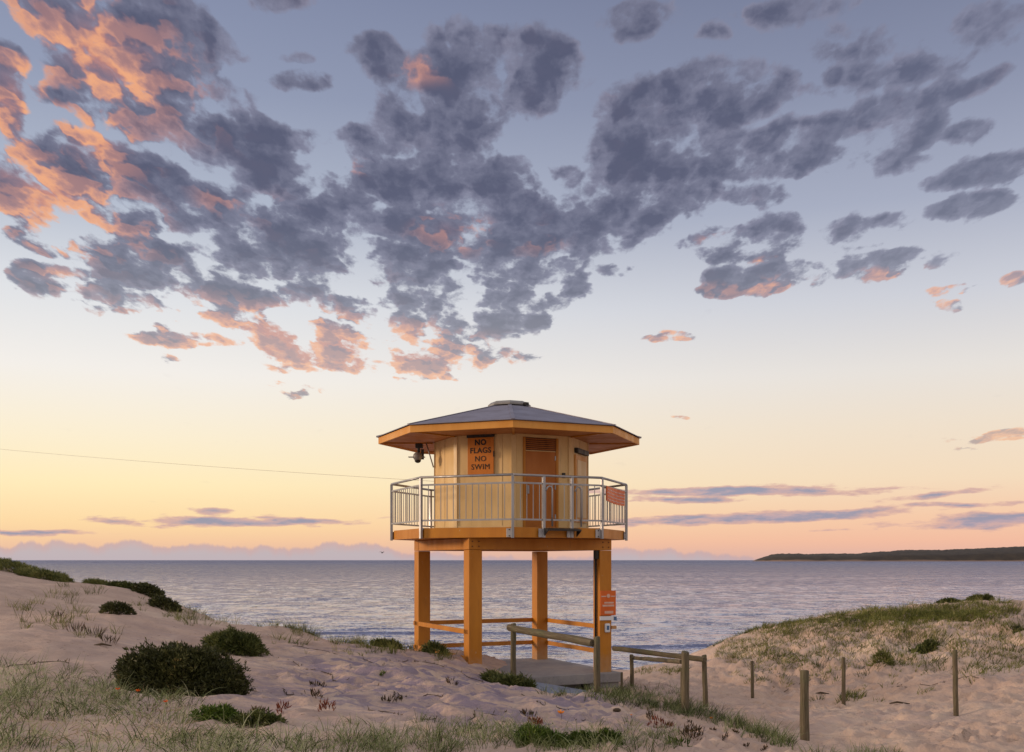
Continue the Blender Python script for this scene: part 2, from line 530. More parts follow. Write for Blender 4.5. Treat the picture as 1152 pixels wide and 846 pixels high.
def detail_height(x, y):
    px = 576 + F * x / np.maximum(y, 1); h = fbm(x * .55, y * .55, 4, 3) * .10
    # path side is lumpy, the left slope is wind-smoothed, the mound by the tower is ridged
    lump = np.clip((x / np.maximum(y, 1) - .05) / .1, 0, 1)
    h = h * (.55 + .5 * lump) + fbm(x * 2.3, y * 2.3, 4, 8) * (.03 + .07 * lump)
    mound = np.exp(-((x + 1.2) / 2.8) ** 2 - ((y - 15) / 4.5) ** 2)
    w = x * .35 + y * 2.1 + fbm(x * .7, y * .7, 3, 21) * 1.6
    h = h + mound * (np.abs(fbm(x * 1.1 + y * .3, w * .9, 4, 31)) * .34 - .06 + fbm(x * 3, y * 3, 3, 33) * .07)
    # erosion steps and hummocks on the right-hand dune face
    face = np.exp(-((y - 28) / 7.5) ** 2) * np.clip((x - 4) / 3, 0, 1)
    h = h + face * (fbm(x * .9 + y * .5, y * .8 - x * .4, 5, 41, .6) * .5)
    # wind ripples on the left slope
    left = np.clip((-x - 3) / 3, 0, 1)
    h = h + left * np.sin((y * .9 + x * .5 + fbm(x * .6, y * .6, 3, 5) * 2.2) * 9) * .006
    return h


def near_fade(x, y):
    # the slab's bearing ground and posts: keep the small lumps, fine
    return 1.0


def grid_axis(parts):
    out = []
    for a, b, st in parts:
        out += list(np.arange(a, b - 1e-6, st))
    return np.array(out + [parts[-1][1]])


gx = grid_axis([(-160, -60, 10), (-60, -20, 1.2), (-20, -11, .16), (-11, 12, .065), (12, 22, .13), (22, 60, 1.2), (60, 160, 10)])
gy = grid_axis([(-60, -8, 4), (-8, 5, .5), (5, 25, .065), (25, 42, .13), (42, 75, .6)])
GX, GY = np.meshgrid(gx, gy)
GZ = base_height(GX, GY)
wd = np.clip((46 - GY) / 6, 0, 1) * np.clip((GY + 8) / 6, 0, 1)
GZ = GZ + detail_height(GX, GY) * wd
for (fx, fy, fa, fl, fw, fd) in FP:
    i0, i1 = np.searchsorted(gx, (fx - .4, fx + .4)); j0, j1 = np.searchsorted(gy, (fy - .4, fy + .4))
    a = GX[j0:j1, i0:i1] - fx; b = GY[j0:j1, i0:i1] - fy
    c, s = math.cos(fa), math.sin(fa)
    q = ((a * c + b * s) / fl) ** 2 + ((-a * s + b * c) / fw) ** 2
    GZ[j0:j1, i0:i1] += fd * (-np.exp(-q) * 1.3 + .55 * np.exp(-(np.sqrt(q) - 1.6) ** 2 * 3))


def zg(x, y):
    """height of the finished sand at x, y (bilinear)"""
    x = np.asarray(x, float); y = np.asarray(y, float)
    i = np.clip(np.searchsorted(gx, x) - 1, 0, len(gx) - 2); j = np.clip(np.searchsorted(gy, y) - 1, 0, len(gy) - 2)
    u = np.clip((x - gx[i]) / (gx[i + 1] - gx[i]), 0, 1); v = np.clip((y - gy[j]) / (gy[j + 1] - gy[j]), 0, 1)
    return (GZ[j, i] * (1 - u) + GZ[j, i + 1] * u) * (1 - v) + (GZ[j + 1, i] * (1 - u) + GZ[j + 1, i + 1] * u) * v


def cast(px, py, dmin=6, dmax=45):
    """where a point of the picture meets the sand"""
    d = np.linspace(dmin, dmax, 900)
    x = (px - 576) / F * d
    ray = EYE + (630 - py) / F * d
    hit = np.nonzero(zg(x, d) >= ray)[0]
    k = hit[0] if len(hit) else int(np.argmin(ray - zg(x, d)))
    return float(x[k]), float(d[k])


def grid_mesh(name, X, Y, Z, mat):
    ny, nx = X.shape
    me = bpy.data.meshes.new(name)
    me.vertices.add(nx * ny)
    me.vertices.foreach_set('co', np.stack([X, Y, Z], -1).astype(np.float32).ravel())
    a = (np.arange(ny - 1)[:, None] * nx + np.arange(nx - 1)[None, :]).ravel()
    q = np.stack([a, a + 1, a + nx + 1, a + nx], -1).astype(np.int32)
    me.loops.add(q.size); me.loops.foreach_set('vertex_index', q.ravel())
    me.polygons.add(len(q)); me.polygons.foreach_set('loop_start', np.arange(0, q.size, 4, dtype=np.int32))
    me.polygons.foreach_set('loop_total', np.full(len(q), 4, np.int32))
    me.polygons.foreach_set('use_smooth', np.ones(len(q), bool))
    me.update(calc_edges=True)
    me.materials.append(mat)
    o = bpy.data.objects.new(name, me); COL.objects.link(o)
    return o


ground = grid_mesh('ground', GX, GY, GZ, M['sand'])
tag(ground, 'pale pinkish dune sand with a trampled path', None, None, 'structure')
at = ground.data.attributes.new('mound_shade', 'FLOAT', 'POINT')
cr = np.exp(-((GX + 1.0) / 2.9) ** 4 - ((GY - 15.5) / 5.0) ** 4) + .25 * np.clip(fbm(GX * .3, GY * .3, 3, 77) * 2, 0, 1)
at.data.foreach_set('value', np.clip(cr, 0, 1).astype(np.float32).ravel())

# ------------------------------------------------------------------ sea
sx = grid_axis([(-24000, -3000, 3000), (-3000, -400, 260), (-400, -120, 14), (-120, 120, .8), (120, 400, 14), (400, 3000, 260), (3000, 24000, 3000)])
sy = grid_axis([(52, 120, .28), (120, 260, .7), (260, 500, 3), (500, 1500, 50), (1500, 30000, 1500)])
SX, SY = np.meshgrid(sx, sy)
fade = np.exp(-SY / 260) * np.clip(1.2 - np.abs(SX) / 160, 0, 1)
ph = SY + 6 * fbm(SX * .02, SY * .01, 3, 51) + SX * .04
swell = fbm(SX * .012, ph * .11, 3, 61)
SZ = fade * (.45 * swell + .10 * fbm(SX * .10, ph * .55, 3, 62) + .03 * fbm(SX * .5, ph * 1.6, 2, 63))
# a small shore break
for y0, am in ((66, .12), (79, .16), (97, .20)):
    yy = y0 + 3.5 * fbm(SX * .03, SX * 0, 3, int(y0))
    SZ += am * np.exp(-np.abs((SY - yy) / np.where(SY < yy, .55, 2.4)) ** 1.5) * (np.abs(SX) < 118) * np.clip(.35 + fbm(SX * .025, SX * 0 + y0, 2, 90) * 1.3, 0, 1)
FM = np.zeros_like(SX)
for y0 in (60, 66, 79, 97):
    yy = y0 + 3.5 * fbm(SX * .03, SX * 0, 3, int(y0))
    FM += np.exp(-((SY - yy + .8) / (1.3 if y0 > 60 else 2.6)) ** 2) * np.clip(.25 + fbm(SX * .04, SX * 0 + y0, 3, 91) * 1.5, 0, .8)
sea = grid_mesh('sea', SX, SY, SZ, M['sea'])
fa = sea.data.attributes.new('foam', 'FLOAT', 'POINT'); fa.data.foreach_set('value', np.clip(FM, 0, 1).astype(np.float32).ravel())
tag(sea, 'calm mauve grey sea at dawn with low swell', None, None, 'structure')

# far headland
hu = (np.linspace(846, 1500, 300) - 576) / F
hw = np.linspace(0, 1, 26)
HU, HWY = np.meshgrid(hu, hw)
HD = 5000 + HWY * 1400 + 300 * np.exp(-((HU - hu[0]) / .03) ** 2) * (.5 - HWY) * 2
HX = HU * HD
crestm = np.interp(hu * F + 576, [846, 850, 862, 874, 900, 940, 960, 985, 1010, 1050, 1100, 1152, 1300, 1500], [0, 9, 30, 41, 43, 40, 42, 50, 61, 62, 72, 84, 100, 60])
ridge = np.sin(np.clip(HWY, 0, 1) * PI) ** .4
HZ = crestm[None, :] * ridge + (fbm(HX * .012, HD * .006, 5, 12) * 7 + fbm(HX * .05, HD * .05, 3, 13) * 4) * np.clip(crestm[None, :] / 30, 0, 1) * ridge - .5
m, nt, b = new_mat('headland_scrub')
geo = nt.nodes.new('ShaderNodeNewGeometry'); sp = nt.nodes.new('ShaderNodeSeparateXYZ'); nt.links.new(geo.outputs['Position'], sp.inputs[0])
tcn = nt.nodes.new('ShaderNodeTexCoord').outputs['Object']
nn = noise(nt, tcn, .02, 6, .7)
hc = ramp(nt, nn.outputs['Fac'], [(.3, S(48, 42, 40)), (.7, S(74, 64, 52))]).outputs[0]
edge = mth(nt, 'ADD', sp.outputs['Z'], mth(nt, 'MULTIPLY', noise(nt, tcn, .008, 4).outputs['Fac'], -16))
hc = mixc(nt, smooth(nt, edge, -5, 1, .75, 0), hc, S(150, 122, 104))
nt.links.new(hc, b.inputs['Base Color']); b.inputs['Roughness'].default_value = .95
hl = grid_mesh('headland', HX, HD, HZ, m)
tag(hl, 'low dark wooded headland across the bay', None, None, 'structure')

# ------------------------------------------------------------------ the tower
TX, TY = (573 - 576) / F * 22, 22.0
T = root('lifeguard_tower', (TX, TY, EYE - 2.36), 'orange and beige octagonal lifeguard tower on four square legs', 'lifeguard tower')
E = EYE
DEL = R_(1.6)


def octa(R, cx=TX, cy=TY, off=0.0):
    """vertices, the first nearest the camera, then counter-clockwise seen from above"""
    out = []
    for k in range(8):
        a = DEL + k * PI / 4 + off
        out.append(Vector((cx + R * math.sin(a), cy - R * math.cos(a), 0)))
    return out


def at_z(p, z): return Vector((p.x, p.y, E + z))


# legs
rl, al = 2.10, R_(69.9)
legs = []
for k in range(4):
    a = al + k * PI / 2
    legs.append(Vector((TX + rl * math.sin(a), TY - rl * math.cos(a), 0)))    # front right, back right, back left, front left
LR = math.atan2(legs[0].y - legs[3].y, legs[0].x - legs[3].x)
for p in legs:
    MB().box((p.x, p.y, E + (-2.9 + .2) / 2), (.285, .285, 3.1), LR).build('leg', M['orange'], T, .012)
# beams on top of the legs
for a, b_ in ((3, 0), (2, 3), (1, 2), (0, 1)):
    p, q = legs[a], legs[b_]
    d = (q - p).normalized()
    ext = .145 if a in (3, 1) else -.145
    p2, q2 = p - d * ext, q + d * ext
    MB().beam(at_z(p2, .322), at_z(q2, .322), .28, .232).build('floor_beam', M['orange'], T, .01)
# bearers between, under the deck
dd = (legs[0] - legs[3]).normalized(); nn_ = Vector((-dd.y, dd.x, 0))
for s_ in (-1.35, -.0, 1.35):
    c = Vector((TX, TY, 0)) + dd * s_ * 1.0
    MB().beam(at_z(c - nn_ * 1.3, .36), at_z(c + nn_ * 1.3, .36), .09, .15).build('joist', M['orange'], T)
# guard rails between the legs
for a, b_ in ((2, 3), (1, 2), (0, 1)):
    p, q = legs[a], legs[b_]; d = (q - p).normalized()
    out = Vector((d.y, -d.x, 0))
    if (p + q).dot(out) / 2 < Vector((TX, TY, 0)).dot(out): out = -out
    o_ = out * .12
    for z in (-1.43, -1.965):
        MB().beam(at_z(p + o_ - d * (.2 if a == 2 else .0), z), at_z(q + o_ + d * (.12 if a != 2 else .1), z), .045, .095).build('guard_rail', M['orange'], T, .004)

for p in legs:
    for s_ in (-.07, .07):
        for z in (.27, .37):
            c = p + dd * s_ - nn_ * .145
            MB().box(at_z(c, z), (.024, .012, .024), LR).build('bolt_head', M['stain'], T)
RP = 2.53
op = octa(RP)
MB().prism(octa(RP - .05), E + .445, E + .60).build('deck_frame', M['orange'], T)
MB().prism(octa(RP - .012), E + .603, E + .641).build('deck', M['steel'], T)
for k in range(8):
    a, b_ = octa(RP)[k], octa(RP)[(k + 1) % 8]
    d = (b_ - a).normalized()
    out = Vector((d.y, -d.x, 0))
    MB().beam(at_z(a + d * .03 + out * -.02, .54), at_z(b_ - d * .03 + out * -.02, .54), .04, .20).build('deck_fascia', M['orange_light'] if k == 7 and False else M['orange'], T, .004)

# railing
RR = RP + .012
orr = octa(RR)
for k in range(8):
    p = orr[k]
    c = (p - Vector((TX, TY, 0))).normalized()
    MB().box((p.x + c.x * .03, p.y + c.y * .03, E + 1.035), (.055, .055, 1.22), DEL + k * PI / 4).build('railing_post', M['steel'], T, .006)
    a = DEL + k * PI / 4
    pl = p + Vector((math.cos(a - PI / 8), math.sin(a - PI / 8), 0)) * -.07
    MB().box((pl.x + c.x * .012, pl.y + c.y * .012, E + .53), (.12, .012, .17), a - PI / 8).build('fixing_plate', M['steel'], T, .003)
    for zz in (.47, .59):
        MB().box((pl.x + c.x * .022, pl.y + c.y * .022, E + zz), (.022, .014, .022), a - PI / 8).build('bolt_head', M['dark'], T)
for k in range(8):
    a, b_ = orr[k], orr[(k + 1) % 8]
    d = (b_ - a).normalized()
    q = MB()
    c1 = Vector((a.x - TX, a.y - TY, 0)).normalized() * .03; c2 = Vector((b_.x - TX, b_.y - TY, 0)).normalized() * .03
    q.tube([at_z(a + c1, 1.655), at_z(b_ + c2, 1.655)], .0245, 8)
    MBr = q.build('handrail', M['steel'], T, 0, True)
    q = MB()
    a2, b2 = a + c1 + d * .03, b_ + c2 - d * .03
    q.beam(at_z(a2, 1.50), at_z(b2, 1.50), .03, .034)
    q.beam(at_z(a2, .79), at_z(b2, .79), .03, .034)
    L = (b2 - a2).length
    n = 14
    for j in range(1, n):
        f_ = j / n
        if k == 0 and .36 < f_ < .60 and j % 2:
            continue
        p = a2 + (b2 - a2) * f_
        q.tube([at_z(p, .785), at_z(p, 1.505)], .0085, 6)
    q.build('railing_panel', M['steel'], T)
# ladder gate in the front right side
a, b_ = orr[0], orr[1]
d = (b_ - a).normalized(); out = Vector((d.y, -d.x, 0))
g0, g1 = .335, .655
for g in (g0, g1):
    p = a + (b_ - a) * g + out * .03
    MB().box((p.x, p.y, E + 1.04), (.06, .06, 1.2), math.atan2(d.y, d.x)).build('gate_post', M['steel'], T, .006)
    MB().box((p.x - d.x * .05 + out.x * .01, p.y - d.y * .05 + out.y * .01, E + .53), (.13, .012, .17), math.atan2(d.y, d.x)).build('fixing_plate', M['steel'], T, .003)
for g in (g0 + .09, g1 + .10):
    p = a + (b_ - a) * g + out * .06
    pts = [at_z(p, .66), at_z(p, 1.38)] + [at_z(p - d * (.06 * (1 - math.cos(t))) , 1.38 + .07 * math.sin(t)) for t in (.5, 1.0, 1.5, 2.1, 2.7)] + [at_z(p - d * .14, 1.36)]
    MB().tube(pts, .017, 8).build('grab_bar', M['steel'], T, 0, True)
p0 = a + (b_ - a) * g0; p1 = a + (b_ - a) * (g1 + .06)
q = MB()
q.add([at_z(p0 + out * .03, .632), at_z(p1 + out * .03, .632), at_z(p1 + out * .22, .60), at_z(p0 + out * .22, .60),
       at_z(p0 + out * .03, .60), at_z(p1 + out * .03, .60), at_z(p1 + out * .22, .57), at_z(p0 + out * .22, .57)],
      [(0, 3, 2, 1), (4, 5, 6, 7), (0, 1, 5, 4), (1, 2, 6, 5), (2, 3, 7, 6), (3, 0, 4, 7)])
for pp, sgn in ((p0, 1), (p1, -1)):
    w = d * .015 * sgn
    pts = [pp + out * .03, pp + out * .22, pp + out * .03]
    zz = [.60, .57, .46]
    v = [at_z(x, z) for x, z in zip(pts, zz)] + [at_z(x + w, z) for x, z in zip(pts, zz)]
    q.add(v, [(0, 1, 2), (5, 4, 3), (0, 3, 4, 1), (1, 4, 5, 2), (2, 5, 3, 0)])
q.build('ladder_landing', M['dark'], T)

# cabin
CXC = TX + .045
RC = 1.68
oc = octa(RC, CXC)
ci = octa(RC - .05, CXC)
wallmb = MB()
faces = {}
for k in range(8):
    a, b_ = oc[k], oc[(k + 1) % 8]
    ai, bi = ci[k], ci[(k + 1) % 8]
    v = [at_z(a, .645), at_z(b_, .645), at_z(bi, .645), at_z(ai, .645), at_z(a, 2.60), at_z(b_, 2.60), at_z(bi, 2.60), at_z(ai, 2.60)]
    wallmb.add(v, [(3, 2, 1, 0), (4, 5, 6, 7), (0, 1, 5, 4), (1, 2, 6, 5), (2, 3, 7, 6), (3, 0, 4, 7)])
wall = wallmb.build('cabin_wall', M['beige'], T)


def on_face(k, u0, u1, z0, z1, proud, name, mat, parent=T, bevel=.003, thick=None):
    """a board on cabin side k between u0..u1 (0..1 from its first corner), standing proud"""
    a, b_ = oc[k], oc[(k + 1) % 8]
    d = (b_ - a).normalized(); out = Vector((d.y, -d.x, 0)); L = (b_ - a).length
    c = a + (b_ - a) * (u0 + u1) / 2
    th = thick or proud
    c = c + out * (proud - th / 2)
    o = MB().box((c.x, c.y, E + (z0 + z1) / 2), ((u1 - u0) * L, th, z1 - z0), math.atan2(d.y, d.x)).build(name, mat, parent, bevel)
    return o, c, d, out, L


# corner strips
for k in range(8):
    p = oc[k]; c = Vector((p.x - CXC, p.y - TY, 0)).normalized()
    MB().box((p.x - c.x * .012, p.y - c.y * .012, E + 1.60), (.10, .045, 1.90), DEL + k * PI / 4).build('corner_trim', M['beige_trim'], T, .004)
# sheet joints
for k in range(8):
    for u in ((.5,) if k not in (0, 7) else ((.8,) if k == 7 else ())):
        on_face(k, u - .01, u + .01, .65, 2.55, .008, 'cover_strip', M['beige_trim'])
# door on side 0 (front right)
on_face(0, .16, .20, .645, 2.50, .03, 'door_frame', M['orange'])
on_face(0, .74, .78, .645, 2.50, .03, 'door_frame', M['orange'])
door, c_, d_, o_, L_ = on_face(0, .20, .74, .66, 2.22, .012, 'door', M['door'])
sub(door)
on_face(0, .225, .255, 1.35, 1.52, .05, 'handle', M['steel'], door)
lou, *_ = on_face(0, .20, .74, 2.24, 2.50, .010, 'louvre_vent', M['stain'])
sub(lou)
for j in range(6):
    on_face(0, .21, .73, 2.26 + j * .04, 2.275 + j * .04, .026, 'slat', M['door'], lou, .001)
for z in (.85, 1.45, 2.05):
    on_face(0, .715, .735, z, z + .09, .024, 'hinge', M['steel'], door)
on_face(0, .85, .90, 1.70, 1.80, .04, 'light_switch', M['dark'])
# shutter on side 1
fr, *_ = on_face(1, .22, .86, .80, 2.22, .03, 'window_frame', M['orange_light'], T)
sub(fr)
on_face(1, .30, .80, .9, 2.12, .040, 'shutter', M['beige_trim'], fr)
on_face(1, .22, .86, 2.26, 2.36, .08, 'window_hood', M['dark'])
on_face(7, .03, .97, .645, .70, .015, 'skirting', M['beige_trim'])

# roof
RF = 2.86
orf = octa(RF)
orf_in = octa(RF - .035)
for k in range(8):
    a, b_, ai, bi = orf[k], orf[(k + 1) % 8], orf_in[k], orf_in[(k + 1) % 8]
    v = [at_z(a, 2.53), at_z(b_, 2.53), at_z(bi, 2.53), at_z(ai, 2.53), at_z(a, 2.672), at_z(b_, 2.672), at_z(bi, 2.672), at_z(ai, 2.672)]
    MB().add(v, [(3, 2, 1, 0), (4, 5, 6, 7), (0, 1, 5, 4), (1, 2, 6, 5), (2, 3, 7, 6), (3, 0, 4, 7)]).build('roof_fascia', M['orange_light'], T, .003)
osf = octa(RF - .04)
MB().prism(osf, E + 2.562, E + 2.582).build('soffit', M['soffit'], T)
for k in range(8):
    p, c = octa(RC + .03, CXC)[k], octa(RF - .06)[k]
    MB().beam(at_z(p, 2.548), at_z(c, 2.548), .05, .026).build('eave_strip', M['orange'], T)
top = octa(RF + .045); rt = octa(.43)
v = [at_z(p, 2.690) for p in top] + [at_z(p, 3.335) for p in rt]
v += [at_z(p, 2.676) for p in top] + [at_z(p, 3.32) for p in rt]
f = [(k, (k + 1) % 8, 8 + (k + 1) % 8, 8 + k) for k in range(8)] + [(16 + (k + 1) % 8, 16 + k, 24 + k, 24 + (k + 1) % 8) for k in range(8)]
f += [(16 + k, 16 + (k + 1) % 8, (k + 1) % 8, k) for k in range(8)] + [tuple(8 + k for k in range(8))]
roof = MB().add(v, f).build('roof', M['roof'], T)
sub(roof)
for k in range(8):
    MB().beam(at_z(top[k], 2.697), at_z(rt[k], 3.342), .07, .012).build('hip_capping', M['roof'], roof)
q = MB()
w0, w1, w2 = octa(.47), octa(.40), octa(.10)
q.prism(octa(.36), E + 3.30, E + 3.365)
v = [at_z(p, 3.352) for p in w0] + [at_z(p, 3.385) for p in w0] + [at_z(p, 3.44) for p in w1] + [at_z(p, 3.465) for p in w2]
f = [tuple(range(7, -1, -1))] + [(r * 8 + k, r * 8 + (k + 1) % 8, (r + 1) * 8 + (k + 1) % 8, (r + 1) * 8 + k) for r in range(3) for k in range(8)] + [tuple(24 + k for k in range(8))]
q.add(v, f).build('roof_cap', M['grey_plastic'], roof)
a = octa(.50)[1]
MB().box((a.x, a.y, E + 3.36), (.10, .08, .08), .7).build('roof_vent', M['dark'], roof, .01)
# conduit on the front right leg
p = legs[0] - dd * .175 - nn_ * .02
MB().tube([at_z(p, .2), at_z(p, -.2), at_z(p - dd * .0, -2.3)], .022, 8).build('conduit', M['dark'], T, 0, True)
MB().box((p.x + .02, p.y - .02, E + .12), (.09, .12, .2), LR).build('junction_box', M['dark'], T, .01)
# brace from eave to cabin, left side
a = octa(RC + .02, CXC)[6]
MB().tube([at_z(a + Vector((-.16, -.05, 0)), 2.56), at_z(a + Vector((.0, -.05, 0)), 2.02)], .014, 8).build('eave_brace', M['steel'], T, 0, True)


# lettering -----------------------------------------------------------------
def text_mesh(name, body, size, mat, centre, xdir, parent, spacing=1.0, bold=.0, extr=.002, sx=1.0):
    cu = bpy.data.curves.new(name, 'FONT')
    cu.body = body; cu.size = size; cu.align_x = 'CENTER'; cu.align_y = 'CENTER'
    cu.extrude = extr; cu.offset = bold; cu.space_line = spacing; cu.resolution_u = 3; cu.space_character = 1.08
    tmp = bpy.data.objects.new('tmp', cu); COL.objects.link(tmp)
    bpy.context.view_layer.update()
    me = bpy.data.meshes.new_from_object(tmp.evaluated_get(bpy.context.evaluated_depsgraph_get()))
    bpy.data.objects.remove(tmp); bpy.data.curves.remove(cu)
    me.materials.clear(); me.materials.append(mat)
    o = bpy.data.objects.new(name, me); COL.objects.link(o)
    x = Vector(xdir).normalized(); z = Vector((x.y, -x.x, 0)); y = Vector((0, 0, 1))
    m3 = Matrix((x * sx, y, z)).transposed()
    o.parent = parent
    o0 = Vector(parent.get('origin'))
    o.matrix_local = Matrix.Translation(Vector(centre) - o0) @ m3.to_4x4()
    return o


def face_frame(k, u):
    a, b_ = oc[k], oc[(k + 1) % 8]
    d = (b_ - a).normalized(); out = Vector((d.y, -d.x, 0))
    return a + (b_ - a) * u, d, out


c, d, out = face_frame(7, .45)      # side 7: front left, corner 7 .. corner 0
SG = root('warning_sign', at_z(c + out * .04, 1.75), 'orange board reading NO FLAGS NO SWIM hung on the cabin wall', 'sign')
ang = math.atan2(d.y, d.x)
pc = c + out * .035
MB().box((pc.x, pc.y, E + 2.125), (.575, .02, .76), ang).build('board', M['sign_orange'], SG, .004)
MB().box((pc.x + out.x * .01, pc.y + out.y * .01, E + 2.545 - .005), (.60, .05, .06), ang).build('hanging_bar', M['dark'], SG, .004)
ph_ = pc + d * .292
MB().box((ph_.x + out.x * .012, ph_.y + out.y * .012, E + 2.16), (.02, .03, .12), ang).build('latch', M['black'], SG, .002)
tp = pc + out * .014
for body, z, b0 in (('NO', 2.40, .006), ('FLAGS', 2.235, .003), ('NO', 2.065, .001), ('SWIM', 1.90, 0)):
    text_mesh('lettering', body, .158, M['black'], at_z(tp, z), d, SG, 1, b0)

# loudhailer style dome camera under the left eave
cpt = W(470, 512, 21.6)
CM = root('security_camera', cpt, 'grey dome camera on a bracket under the tower left eave', 'security camera')
MB().tube([cpt + Vector((.02, 0, .24)), cpt + Vector((.02, 0, .06))], .03, 10).build('drop_pole', M['dark'], CM, 0, True)
MB().box(cpt + Vector((.03, 0, .20)), (.16, .12, .10)).build('mount_box', M['dark'], CM, .01)
MB().ball(cpt + Vector((0, 0, -.03)), .105, 16, 10, (1, 1, .95)).build('housing', M['grey_plastic'], CM, 0, True)
MB().ball(cpt + Vector((0, 0, -.115)), .07, 14, 8, (1, 1, .8)).build('dome', M['dark'], CM, 0, True)
MB().box(cpt + Vector((-.02, -.02, -.045)), (.36, .10, .018)).build('sun_shield', M['grey_plastic'], CM, .006)
MB().box(cpt + Vector((.10, .02, .02)), (.06, .06, .22)).build('bracket_arm', M['dark'], CM, .006)

# perforated orange board on the right of the railing
a, b_ = orr[1], orr[2]
d = (b_ - a).normalized(); out = Vector((d.y, -d.x, 0))
c = a + (b_ - a) * .47 + out * .075 + Vector((0, 0, .06))
PB = root('perforated_board', at_z(c, 1.25), 'small orange board with rows of white dots tied inside the right of the railing', 'board')
q = MB()
nx_ = 10
for i in range(nx_):
    for s2 in range(1):
        u0, u1 = i / nx_ - .5, (i + 1) / nx_ - .5
        sag = lambda u: -.025 * (1 - (u * 2) ** 2) - .04 * u
        pa, pb = c + d * u0 * 1.45, c + d * u1 * 1.45
        v = [at_z(pa, 1.19 + sag(u0)), at_z(pb, 1.19 + sag(u1)), at_z(pb, 1.50 + sag(u1) * .5), at_z(pa, 1.50 + sag(u0) * .5)]
        v += [x - out * .012 for x in v]
        q.add(v, [(0, 1, 2, 3), (7, 6, 5, 4), (0, 4, 5, 1), (3, 2, 6, 7)] + ([(0, 3, 7, 4)] if i == 0 else []) + ([(1, 5, 6, 2)] if i == nx_ - 1 else []))
q.build('board', M['sign_red'], PB)
q = MB()
for i in range(13):
    for j in range(4):
        u = (i + .5 + (j % 2) * .4) / 13.4 - .5
        p = at_z(c + d * u * 1.42 + out * .006, 1.235 + j * .066 - .018 * (1 - (u * 2) ** 2) - .03 * u)
        q.box(p, (.021, .008, .021), math.atan2(d.y, d.x))
q.build('dot_pattern', M['white'], PB)

# notice board and box on the front right leg
p = legs[0]
fo = -nn_                                        # outward from the leg's front face
c = p + fo * .155 + dd * .05
NB = root('notice_board', at_z(c, -.9), 'red orange notice with white print screwed to the front right leg', 'sign')
ang = LR
MB().box((c.x, c.y, E - .905), (.37, .018, .52), ang).build('board', M['sign_red'], NB, .004)
MB().box((c.x + fo.x * .003, c.y + fo.y * .003, E - 1.225), (.40, .020, .085), ang).build('white_strip', M['white'], NB, .003)
cb = c + dd * .165 + fo * .014
MB().box((cb.x, cb.y, E - 1.235), (.07, .006, .08), ang).build('blue_patch', M['blue'], NB)
tp = c + fo * .011
for x0, x1 in ((-.17, -.05), (.06, .17)):
    MB().box(at_z(tp + dd * (x0 + x1) / 2, -.765), (x1 - x0, .004, .022), ang).build('header_line', M['pale_print'], NB)
q = MB()
q.tube([at_z(tp + fo * .001, -.755), at_z(tp + fo * .005, -.755)], .042, 12)
q.build('emblem', M['pale_print'], NB)
q = MB()
for z, x0, x1, h in ((-.90, -.10, .13, .035), (-.96, -.14, .14, .04), (-1.10, -.09, .12, .055)):
    q.box(at_z(tp + dd * (x0 + x1) / 2, z), (x1 - x0, .004, h), ang)
q.build('printed_lines', M['pale_print'], NB)
cx = p + fo * .16 + dd * .03
BX = root('white_box', at_z(cx, -1.42), 'small rounded white box with a blue mark below the notice', 'box')
MB().box((cx.x, cx.y, E - 1.43), (.125, .05, .19), ang).build('case', M['white'], BX, .022)
MB().box((cx.x + fo.x * .028, cx.y + fo.y * .028, E - 1.425), (.06, .006, .09), ang).build('blue_mark', M['blue'], BX, .002)
MB().box((cx.x + dd.x * .15, cx.y + dd.y * .15, E - 1.42), (.12, .06, .07), ang).build('side_lug', M['orange'], BX, .006)

# slab, step and footing
SL = root('concrete_slab', (TX, TY, E - 2.6), 'grey concrete slab under the tower with a shadow gap below its front edge', 'slab')


def quad_box(c0, u, v, lu0, lu1, lv0, lv1, z0, z1):
    P = [c0 + u * a + v * b for a, b in ((lu0, lv0), (lu1, lv0), (lu1, lv1), (lu0, lv1))]
    return MB().prism([(p.x, p.y) for p in P], E + z0, E + z1)


C0 = Vector((TX, TY, 0)) ; u_, v_ = dd, nn_
quad_box(C0, u_, v_, -1.95, 1.78, -1.80, 1.80, -2.56, -2.36).build('slab_top', M['concrete'], SL, .012)
quad_box(C0, u_, v_, 1.05, 1.74, -1.74, 1.7, -3.3, -2.565).build('footing', M['concrete'], SL, .01)
quad_box(C0, u_, v_, -1.9, 1.0, -1.45, 1.7, -3.3, -2.565).build('footing', M['concrete'], SL, .01)
STP = root('concrete_ramp', (TX, TY - 2, E - 2.8), 'low blue grey concrete ramp in front of the slab half buried in grass', 'ramp')
P = [(597, 764, 20.0), (606, 783, 18.2), (668, 794, 18.6), (672, 783, 20.2)]
q = MB()
tops = [W(597, 766, 19.9), W(601, 778, 18.3), W(664, 789, 18.7), W(668, 778, 20.6)]
q.add([Vector((t.x, t.y, t.z - .5)) for t in tops] + tops, [(3, 2, 1, 0), (4, 5, 6, 7), (0, 1, 5, 4), (1, 2, 6, 5), (2, 3, 7, 6), (3, 0, 4, 7)])
m2, nt2, b2 = new_mat('blue_grey_concrete')
tcn = nt2.nodes.new('ShaderNodeTexCoord').outputs['Object']
n1 = noise(nt2, tcn, 5, 7, .7)
nt2.links.new(ramp(nt2, n1.outputs['Fac'], [(.3, S(104, 112, 132)), (.6, S(140, 148, 166)), (.75, S(164, 158, 150))]).outputs[0], b2.inputs['Base Color'])
b2.inputs['Roughness'].default_value = .85
q.build('ramp_surface', m2, STP, .01)

